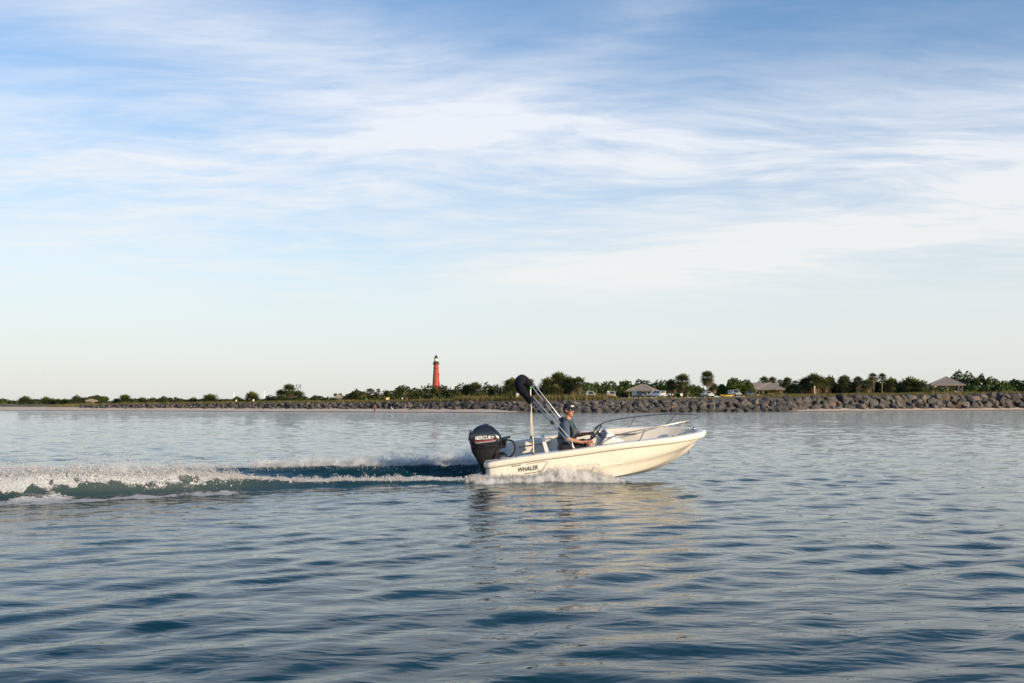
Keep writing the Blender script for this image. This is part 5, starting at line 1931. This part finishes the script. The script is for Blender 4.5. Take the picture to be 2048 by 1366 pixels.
Rs, Ls = Vector((0.985, 18.545, 1.035)), Vector((1.10, 18.925, 1.03))
Re, Rw = Vector((1.01, 18.40, 0.775)), Vector((1.28, 18.405, 0.715))
knob_w = BOAT_M @ KNOB
grip = BOAT_M @ (WC + ux * WHEEL_R * math.cos(R(30)) + uy * WHEEL_R * math.sin(R(30)))
Le = Vector((1.25, 19.06, 0.83))
Lw = grip + (Le - grip).normalized() * 0.095 + Vector((-0.01, 0, 0.015))
hips = [(Vector((1.02, 18.61, 0.60)), Vector((1.45, 18.53, 0.70)), Vector((1.40, 18.50, 0.24))), (Vector((1.04, 18.83, 0.60)), Vector((1.46, 18.86, 0.71)), Vector((1.42, 18.86, 0.27)))]
hc = Vector((1.062, 18.75, 1.300))
yawH = R(-42)
RH = Matrix.Rotation(yawH, 3, 'Z')


def hd(x, y, z):
    """head frame: x forward (nose), y to the person's left, z up"""
    return rel(hc + RH @ Vector((x, y, z)))


def torso(mb, g=0.0):
    mb.ball(rel((0.995, 18.725, 0.60)), (0.125 + g, 0.175 + g, 0.115 + g), 16, 12, RT)
    mb.ball(rel((0.985, 18.725, 0.76)), (0.118 + g, 0.160 + g, 0.15 + g), 16, 12, RT)
    mb.ball(rel((1.000, 18.730, 0.92)), (0.120 + g, 0.178 + g, 0.16 + g), 16, 12, RT)
    mb.ball(rel((1.020, 18.735, 1.02)), (0.098 + g, 0.180 + g, 0.075 + g), 16, 12, RT)


def hand(mb, wrist, target, axis, spread, curl_c):
    """palm and five fingers closing round a bar through target, direction axis; curl_c: direction the knuckles face"""
    axis = Vector(axis).normalized()
    pd = (target - wrist).normalized()
    back = Vector(curl_c).normalized()
    palm = wrist.lerp(target, 0.55) + back * 0.012
    limb(mb, [wrist, palm], [0.027, 0.034])
    for k, (o_, ln) in enumerate(((-0.030, 0.94), (-0.010, 1.0), (0.010, 0.97), (0.029, 0.80))):
        kn = palm + pd * 0.035 + axis * o_ + back * 0.010
        p1 = target + axis * o_ + back * 0.024
        p2 = target + axis * o_ + pd * 0.026 * ln
        p3 = target + axis * o_ - back * 0.022 + pd * 0.006
        limb(mb, [kn, p1, p2, p3], [0.0105, 0.0098, 0.0090, 0.0080], 8)
    t0 = palm - axis * 0.030
    limb(mb, [t0, t0 - axis * 0.022 + pd * 0.025 - back * 0.006, target - axis * 0.036 - back * 0.018], [0.013, 0.011, 0.009], 8)


mb = MB()
torso(mb, -0.012)
limb(mb, [rel((1.03, 18.738, 1.06)), rel(hc + Vector((-0.005, 0, -0.09)))], [0.062, 0.056])
mb.ball(hd(-0.006, 0, 0.022), (0.098, 0.077, 0.100), 18, 14, RH)
mb.ball(hd(0.030, 0, -0.045), (0.066, 0.060, 0.078), 16, 12, RH)          # face and jaw
mb.ball(hd(0.066, 0, -0.098), (0.028, 0.030, 0.022), 12, 8, RH)             # chin
limb(mb, [hd(0.088, 0, 0.018), hd(0.108, 0, -0.028)], [0.010, 0.0155])       # nose
mb.ball(hd(0.092, 0, -0.066), (0.012, 0.026, 0.011), 10, 6, RH)              # lips
for sg in (-1, 1):
    mb.ball(hd(0.075, sg * 0.032, -0.018), (0.022, 0.026, 0.022), 10, 8, RH)  # cheeks
    mb.ball(hd(-0.004, sg * 0.078, -0.010), (0.018, 0.010, 0.030), 10, 8, RH)  # ears
    mb.ball(hd(0.086, sg * 0.030, 0.030), (0.014, 0.028, 0.009), 10, 6, RH)   # brow
limb(mb, [rel(Rs), rel(Re), rel(Rw)], [0.054, 0.043, 0.029])
limb(mb, [rel(Re.lerp(Rw, 0.0)), rel(Re.lerp(Rw, 0.3)), rel(Rw)], [0.042, 0.044, 0.028])
limb(mb, [rel(Ls), rel(Le), rel(Lw)], [0.054, 0.043, 0.029])
limb(mb, [rel(Le), rel(Le.lerp(Lw, 0.3)), rel(Lw)], [0.042, 0.044, 0.028])
hand(mb, rel(Rw), rel(knob_w) + Vector((0, 0, 0.0)), (0, 1, 0.1), 1, (0.1, 0, 1))
tang = (BOAT_M.to_3x3() @ (-ux * math.sin(R(30)) + uy * math.cos(R(30)))).normalized()
hand(mb, rel(Lw), rel(grip), tang, 1, (BOAT_M.to_3x3() @ ax))
for h_, k_, a_ in hips:
    limb(mb, [rel(h_), rel(h_.lerp(k_, 0.5)), rel(k_)], [0.088, 0.078, 0.058])
    limb(mb, [rel(k_), rel(k_.lerp(a_, 0.3)), rel(a_)], [0.055, 0.056, 0.036])
    limb(mb, [rel(a_ + Vector((-0.03, 0, -0.035))), rel(a_ + Vector((0.16, -0.01, -0.05)))], [0.035, 0.026])
body = remeshed(mb, 'person', 0.0062, 3)
person = obj('person', body, M_skin)
person.location = PO
tag(person, 'person in navy cap, sunglasses and blue-grey shirt steering the boat', 'person')
# shirt with sleeves
mb = MB()
torso(mb, 0.022)
limb(mb, [rel(Rs), rel(Rs.lerp(Re, 0.5)), rel(Rs.lerp(Re, 0.84))], [0.080, 0.076, 0.071])
limb(mb, [rel(Ls), rel(Ls.lerp(Le, 0.5)), rel(Ls.lerp(Le, 0.86))], [0.078, 0.073, 0.068])
limb(mb, [rel((1.03, 18.738, 1.06)), rel((1.036, 18.74, 1.105))], [0.085, 0.070])
sh = obj('shirt', remeshed(mb, 'shirt', 0.009, 2), M_shirt, person)
bm = bmesh.new()
bm.from_mesh(sh.data)
bm.normal_update()
for v in bm.verts:                                      # cloth folds
    f_ = mnoise.noise(Vector((v.co.x * 9, v.co.y * 9, v.co.z * 22))) * 0.009 + mnoise.noise(v.co * 28) * 0.003
    v.co += v.normal * f_
bm.to_mesh(sh.data)
bm.free()
mb = MB()
for h_, k_, a_ in hips:
    limb(mb, [rel(h_ + Vector((-0.05, 0, 0))), rel(h_.lerp(k_, 0.4)), rel(h_.lerp(k_, 0.72))], [0.108, 0.100, 0.092])
mb.ball(rel((1.0, 18.725, 0.585)), (0.14, 0.19, 0.10), 14, 10, RT)
obj('shorts', remeshed(mb, 'shorts', 0.010, 2), M_shorts, person)
# inflatable vest: horseshoe collar with two front lobes
FT = RT @ Vector((1, 0, 0))
LT = RT @ Vector((0, 1, 0))


def ch(f, l, z):
    return rel(Vector((1.01, 18.733, 0)) + FT * f + LT * l + Vector((0, 0, z)))


mb = MB()
col_pts = [ch(0.150, -0.085, 0.80), ch(0.155, -0.088, 0.90), ch(0.125, -0.098, 1.00), ch(0.065, -0.115, 1.085), ch(-0.02, -0.105, 1.125), ch(-0.085, 0.0, 1.125), ch(-0.02, 0.105, 1.125), ch(0.065, 0.115, 1.085), ch(0.125, 0.098, 1.00), ch(0.155, 0.088, 0.90), ch(0.150, 0.085, 0.80)]
rr_ = [0.036, 0.040, 0.040, 0.040, 0.044, 0.052, 0.044, 0.040, 0.040, 0.040, 0.036]
sp_ = smooth_path(col_pts, 44)
mb.tube(sp_, [float(np.interp(i / 43 * 10, range(11), rr_)) for i in range(44)], 12)
vest = obj('life_vest', remeshed(mb, 'life_vest', 0.010, 2), M_vest, person)
mb = MB()
for sg in (-1, 1):
    mb.box(ch(0.175, sg * 0.07, 0.84), (0.03, 0.035, 0.14), Euler((0, 0, yawT)))
mb.tube([ch(0.16 * math.cos(q) - 0.01, 0.20 * math.sin(q), 0.78) for q in np.linspace(-3.14, 3.14, 40)], 0.013, 6, False)
mb.build('waist_strap', M_strap, vest)
MB().box(ch(0.192, -0.035, 0.90), (0.014, 0.026, 0.075), Euler((0, 0, yawT))).build('pull_tab', M_orange, vest)
# cap, hair, sunglasses
mb = MB()
rings = []
for t in np.linspace(0, 1, 9):
    th_ = t * R(84)
    rr0 = math.cos(th_) ** 0.62 if t < 1 else 0.06
    rings.append([hd(-0.006 + 0.106 * rr0 * math.cos(q), 0.085 * rr0 * math.sin(q), 0.045 + 0.093 * math.sin(th_) - 0.012 * (math.cos(q) < 0) * (1 - t)) for q in [2 * math.pi * k / 26 for k in range(26)]])
mb.loft(rings, True, False, True)
brim = []
for t in np.linspace(-1, 1, 15):
    q = t * R(62)
    i0 = hd(-0.006 + 0.104 * math.cos(q), 0.083 * math.sin(q), 0.050)
    o0 = hd(-0.006 + 0.100 * math.cos(q) + 0.078 * math.cos(t * 1.35) ** 0.6, 0.088 * math.sin(q), 0.040 - 0.016 * math.cos(t * 1.3) - 0.010 * t * t)
    brim.append([i0, o0, o0 - Vector((0, 0, 0.004)), i0 - Vector((0, 0, 0.006))])
mb.loft(brim, True, True, True)
capo = mb.build('cap', M_capm, person, 50)
mb = MB()
emb = []
for t in np.linspace(-1, 1, 9):
    q = t * R(26)
    emb.append([hd(-0.006 + 0.1055 * math.cos(q) * 0.975, 0.085 * math.sin(q), z_) for z_ in (0.070, 0.090)])
mb.loft([[p + RH @ Vector((0.006, 0, 0)) for p in r] for r in emb], False)
mb.build('cap_emblem', M_letter_w, capo, 0)
mb = MB()
rings = []
for t in np.linspace(0, 1, 6):
    z_ = 0.048 - 0.095 * t
    rings.append([hd(-0.008 + (0.098 - 0.012 * t) * math.cos(q), (0.080 - 0.006 * t) * math.sin(q), z_) for q in np.linspace(R(98), R(262), 18)])
mb.loft(rings, False)
mb.build('hair', M_hair, person, 60)
mb = MB()
for sg in (-1, 1):
    mb.ball(hd(0.098, sg * 0.033, 0.008), (0.010, 0.031, 0.021), 14, 8, RH)
    mb.tube([hd(0.095, sg * 0.060, 0.018), hd(0.05, sg * 0.081, 0.016), hd(-0.01, sg * 0.086, 0.008)], 0.0045, 6)
mb.tube([hd(0.104, -0.012, 0.014), hd(0.104, 0.012, 0.014)], 0.004, 6)
mb.build('sunglasses', M_lensm, person, 50)


# ------------------------------------------------------------------ people and a bird on the beach
def beach_person(loc, pose, top_mat, low_mat, label, yaw):
    r = Matrix.Rotation(yaw, 3, 'Z')
    if pose == 'stand':
        J = dict(h=(0, 0, 1.56), n=(0, 0, 1.40), c=(0, 0, 1.20), p=(0, 0, 0.93), kL=(0.05, 0.10, 0.50), kR=(0.06, -0.10, 0.50), fL=(0, 0.12, 0.05), fR=(0.02, -0.12, 0.05), sL=(0, 0.19, 1.36), sR=(0, -0.19, 1.36), eL=(0.05, 0.25, 1.08), eR=(0.05, -0.25, 1.08), wL=(0.22, 0.2, 0.95), wR=(0.22, -0.2, 0.95))
    else:
        J = dict(h=(0.24, 0, 0.98), n=(0.16, 0, 0.84), c=(0.05, 0, 0.66), p=(-0.14, 0, 0.38), kL=(0.26, 0.16, 0.50), kR=(0.26, -0.16, 0.50), fL=(0.04, 0.14, 0.05), fR=(0.04, -0.14, 0.05), sL=(0.12, 0.19, 0.80), sR=(0.12, -0.19, 0.80), eL=(0.30, 0.22, 0.56), eR=(0.30, -0.22, 0.56), wL=(0.48, 0.10, 0.40), wR=(0.48, -0.10, 0.40))
    J = {k: r @ Vector(v) for k, v in J.items()}
    mb = MB()
    mb.ball(J['h'], (0.095, 0.085, 0.125), 12, 10, r)
    limb(mb, [J['n'], J['h']], [0.06, 0.05])
    limb(mb, [J['p'], J['c'], J['n']], [0.14, 0.15, 0.08])
    for s in 'LR':
        limb(mb, [J['s' + s], J['e' + s], J['w' + s]], [0.055, 0.042, 0.03])
        mb.ball(J['w' + s], 0.045, 8, 6)
        limb(mb, [J['p'], J['k' + s], J['f' + s]], [0.10, 0.065, 0.04])
        limb(mb, [J['f' + s], J['f' + s] + r @ Vector((0.15, 0, -0.02))], [0.04, 0.028])
    o = obj('person', remeshed(mb, 'person', 0.022, 2), M_skin)
    o.location = loc
    tag(o, label, 'person')
    mb = MB()
    limb(mb, [J['p'].lerp(J['c'], 0.15), J['c'], J['n'].lerp(J['c'], 0.25)], [0.155, 0.17, 0.12])
    for s in 'LR':
        limb(mb, [J['s' + s], J['s' + s].lerp(J['e' + s], 0.6)], [0.075, 0.062])
    obj('shirt', remeshed(mb, 'shirt', 0.025, 2), top_mat, o)
    mb = MB()
    for s in 'LR':
        limb(mb, [J['p'], J['p'].lerp(J['k' + s], 0.85)], [0.135, 0.09])
    obj('shorts', remeshed(mb, 'shorts', 0.025, 2), low_mat, o)
    MB().ball(J['h'] + r @ Vector((-0.015, 0, 0.03)), (0.10, 0.092, 0.115), 12, 8, r).build('hair', M_hair, o, 60)
    return o


M_redshirt = material('dark_red_shirt', (0.16, 0.025, 0.025), 0.85)
M_blue = material('blue_clothes', (0.02, 0.07, 0.22), 0.8)
d_ = 173.5
beach_person(((750 - 1024) / FPX * d_, d_, -0.42), 'stand', M_redshirt, M_blue, 'wader in dark red top and blue shorts knee deep at the beach', R(-60))
d_ = 178.0
xx_ = (813 - 1024) / FPX * d_
beach_person((xx_, d_, gz_at(xx_, d_)), 'crouch', M_blue, M_blue, 'crouching person in blue on the sand below the brown sign', R(200))
d_ = 176.0
xx_ = (785 - 1024) / FPX * d_
mb = MB()
mb.ball((0, 0, 0.34), (0.20, 0.09, 0.10), 12, 8, Euler((0, -0.35, 0)).to_matrix())
limb(mb, [(0.15, 0, 0.40), (0.20, 0, 0.55), (0.17, 0, 0.66), (0.21, 0, 0.74)], [0.05, 0.035, 0.03, 0.032])
limb(mb, [(0.21, 0, 0.74), (0.33, 0, 0.72)], [0.03, 0.010])
limb(mb, [(-0.15, 0, 0.29), (-0.30, 0, 0.22)], [0.05, 0.02])
bird = obj('bird', remeshed(mb, 'bird', 0.014, 2), M_white)
bird.location = (xx_, d_, gz_at(xx_, d_))
bird.rotation_euler = (0, 0, 2.6)
tag(bird, 'small white wading bird between the wader and the crouching person', 'bird')
for sy in (-0.035, 0.035):
    MB().tube([(0, sy, 0.28), (-0.03, sy, 0.14), (0.0, sy, 0.0), (0.06, sy, 0.0)], 0.010, 6).build('leg', M_black, bird)

# ------------------------------------------------------------------ spray: uncountable drops


def spray_mat(t, bs, out):
    bs.inputs['Base Color'].default_value = (0.84, 0.84, 0.84, 1)
    tr = t.add('ShaderNodeBsdfTranslucent', inp={'Color': (0.84, 0.84, 0.84, 1)})
    mx = t.add('ShaderNodeMixShader', inp={0: 0.5, 1: bs.outputs[0], 2: tr.outputs[0]})
    t.put(out.inputs['Surface'], mx.outputs[0])


M_spray = material('spray_drops', rough=0.4, spec=0.3, build=spray_mat)
TET = np.array([[1, 1, 1], [-1, -1, 1], [-1, 1, -1], [1, -1, -1]], float) * 0.75
TEF = np.array([[0, 2, 1], [0, 1, 3], [0, 3, 2], [1, 2, 3]])


def drops(name, P, rad, stretch, label):
    n = len(P)
    q = sr.uniform(0, 6.28, n)
    c, s_ = np.cos(q), np.sin(q)
    T = np.repeat(TET[None], n, 0)
    T = np.stack([T[..., 0] * c[:, None] - T[..., 1] * s_[:, None], T[..., 0] * s_[:, None] + T[..., 1] * c[:, None], T[..., 2] * stretch[:, None]], -1)
    V = P[:, None, :] + T * rad[:, None, None]
    F = (TEF[None] + (np.arange(n) * 4)[:, None, None]).reshape(-1, 3)
    me = quads_mesh(name, V.reshape(-1, 3), F)
    me.polygons.foreach_set('use_smooth', np.ones(len(F), dtype=bool))
    return tag(obj(name, me, M_spray), label, 'spray', kind='stuff')


sr = np.random.default_rng(99)


def emit(n, s0, s1, crest, hprof, lspread, loff=0.0, size=0.006, base=True, clump=0.0, seed=1):
    s = sr.uniform(s0, s1, n)
    xs_ = BX - s
    hm = np.interp(s, [a for a, b in hprof], [b for a, b in hprof])
    cl = fbm(s * 3.1, s * 0 + 1.5, seed, 3)
    jet = np.clip((fbm(s * 9.0, s * 0 + 7.5, seed + 4, 2) - 0.42) * 3.2, 0, 1.6)
    hm = hm * (1 - clump + clump * jet * 1.4) * (0.6 + 0.8 * cl)
    hgt = hm * np.minimum(sr.exponential(0.42, n), 1.6)
    l = crest(s) + loff + sr.normal(0, 1, n) * lspread * (1 + hgt)
    y = BY + l
    z = water_z(xs_, y) if base else 0
    z = z + hgt
    r = size * np.minimum(np.exp(sr.normal(0, 0.70, n)), 3.0) * np.clip(1.25 - hgt / (hm + 0.05) * 0.35, 0.5, 1.25)
    return np.stack([xs_ - 0.5 * hgt * sr.random(n), y, z], 1), r, np.exp(sr.normal(0.05, 0.3, n))


def join(*parts):
    return [np.concatenate([p[k] for p in parts]) for k in range(3)]




def mist_box(name, p0, p1, width, height, ramp_pts, dens, label, nscale=9.0, lo=-0.12):
    """closed box of drifting spray along a line, thick at the water and torn at the top; ramp_pts: (0..1 along, relative height)"""
    p0, p1 = Vector(p0), Vector(p1)
    d = p1 - p0
    L = d.length
    me = MB().box((L / 2, 0, (height + lo) / 2), (L, width, height - lo)).mesh(name, 0)

    def vol(t, bs, out):
        tc = t.add('ShaderNodeTexCoord')
        sx = t.add('ShaderNodeSeparateXYZ', inp={0: tc.outputs['Object']})
        X, Y, Z = sx.outputs[0], sx.outputs[1], sx.outputs[2]
        along = t.math('DIVIDE', X, L)
        prof = t.ramp(along, [(a, (b, b, b)) for a, b in ramp_pts])
        m = t.add('ShaderNodeMapping', inp={'Vector': tc.outputs['Object'], 'Rotation': (0, R(25), 0), 'Scale': (1.0, 1.0, 0.62)})
        n = t.noise(m.outputs[0], nscale, 6, 0.62, 0.5)
        n1d = t.noise(t.comb(X, 0.0, 3.3), nscale * 0.45, 4, 0.65)
        hmax = t.math('MULTIPLY', t.math('MULTIPLY', prof, height), t.math('ADD', 0.25, t.math('MULTIPLY', n1d, 1.25)))
        rel_h = t.math('DIVIDE', t.math('MAXIMUM', Z, 0.0), t.math('MAXIMUM', hmax, 0.01))
        side = t.math('DIVIDE', Y, width * 0.5)
        side = t.math('MULTIPLY', side, side)
        v = t.math('SUBTRACT', t.math('MULTIPLY', n, 1.9), t.math('ADD', t.math('MULTIPLY', rel_h, 0.85), t.math('MULTIPLY', side, 0.75)))
        ends = t.math('MULTIPLY', t.smooth(along, 0.0, 0.06), t.smooth(along, 1.0, 0.94))
        dn0 = t.math('MULTIPLY', t.math('MULTIPLY', t.smooth(v, 0.12, 0.75), ends), dens)
        vs_ = t.add('ShaderNodeVolumeScatter', inp={'Color': (0.99, 0.99, 0.99, 1), 'Density': dn0, 'Anisotropy': 0.0})
        t.n.remove(bs)
        t.put(out.inputs['Volume'], vs_.outputs[0])
    o = obj(name, me, material(name, build=vol))
    o.location = p0
    o.rotation_euler = (0, 0, math.atan2(d.y, d.x))
    return tag(o, label, 'spray', kind='stuff')


def crest_pt(fn, s, off=0.0):
    x, y = BX - s, BY + float(fn(np.array([s]))[0]) + off
    return x, y


def line(fn, s0, s1, off, z):
    a, b = crest_pt(fn, s0, off), crest_pt(fn, s1, off)
    return (a[0], a[1], z), (b[0], b[1], z)


q0, q1 = line(near_crest, -2.5, 0.6, -0.10, 0.0)
mist_box('hull_mist', q0, q1, 0.34, 0.50, [(0.0, 0.10), (0.10, 0.30), (0.24, 0.58), (0.36, 0.66), (0.48, 0.40), (0.60, 0.24), (1.0, 0.18)], 24.0, 'soft white mist along the near hull side')
q0, q1 = line(far_crest, -1.3, 5.2, 0.10, 0.06)
mist_box('far_wake_mist', q0, q1, 0.60, 0.52, [(0.0, 0.3), (0.15, 0.85), (0.35, 0.8), (0.6, 0.55), (1.0, 0.35)], 34.0, 'soft white mist over the far wake arm near the stern', 6.0)
q0, q1 = line(near_crest, 4.0, 10.6, 0.03, 0.19)
mist_box('breaker_mist', q0, q1, 0.50, 0.42, [(0.0, 0.12), (0.14, 0.55), (0.28, 0.9), (0.5, 0.75), (1.0, 0.45)], 9.0, 'soft torn spray above the breaking wake wave', 6.5, -0.16)

HP = [(-2.45, 0.03), (-2.25, 0.10), (-1.9, 0.24), (-1.5, 0.28), (-1.2, 0.14), (-0.9, 0.05), (-0.2, 0.04), (0.3, 0.06)]
A = join(emit(30000, -2.45, 0.3, near_crest, HP, 0.06, -0.08, 0.0030, clump=0.35, seed=3),
         emit(6000, -2.45, 0.4, near_crest, [(-2.45, 0.02), (-1.7, 0.08), (-1.0, 0.05), (0.4, 0.04)], 0.07, -0.08, 0.0042, seed=4),
         emit(9000, 0.0, 4.2, near_crest, [(0, 0.06), (2, 0.04), (4.2, 0.06)], 0.06, 0.0, 0.0035, clump=0.6, seed=5))
drops('hull_spray', A[0], A[1], A[2], 'white spray thrown along the near side of the hull')
B = join(emit(36000, -1.2, 5.0, far_crest, [(-1.2, 0.10), (-0.3, 0.26), (0.4, 0.30), (2.2, 0.22), (5.0, 0.12)], 0.16, 0.10, 0.0030, clump=0.4, seed=13),
         emit(12000, 3.5, 13, far_crest, [(3.5, 0.12), (7, 0.08), (13, 0.05)], 0.13, 0.12, 0.0040, clump=0.6, seed=14))
drops('far_wake_spray', B[0], B[1], B[2], 'white spray ridge on the far arm of the wake')
Cc = join(emit(36000, 4.0, 11.0, near_crest, [(4.0, 0.05), (5.0, 0.32), (6.2, 0.44), (7.5, 0.32), (11, 0.2)], 0.11, 0.04, 0.0028, clump=0.85, seed=23),
          emit(4500, 4.0, 11.0, near_crest, [(4.0, 0.04), (5.0, 0.12), (11, 0.12)], 0.15, 0.02, 0.0055, clump=0.6, seed=24))
drops('breaking_crest_spray', Cc[0], Cc[1], Cc[2], 'ragged white splash on the breaking wake wave at the left')
D_ = emit(9000, 0.1, 3.6, lambda s: (near_crest(s) + far_crest(s)) / 2 - 0.1, [(0.1, 0.10), (1.2, 0.06), (3.6, 0.03)], 0.22, 0.0, 0.0032, seed=33)
drops('propeller_wash', D_[0], D_[1], D_[2], 'foaming propeller wash right behind the outboard')
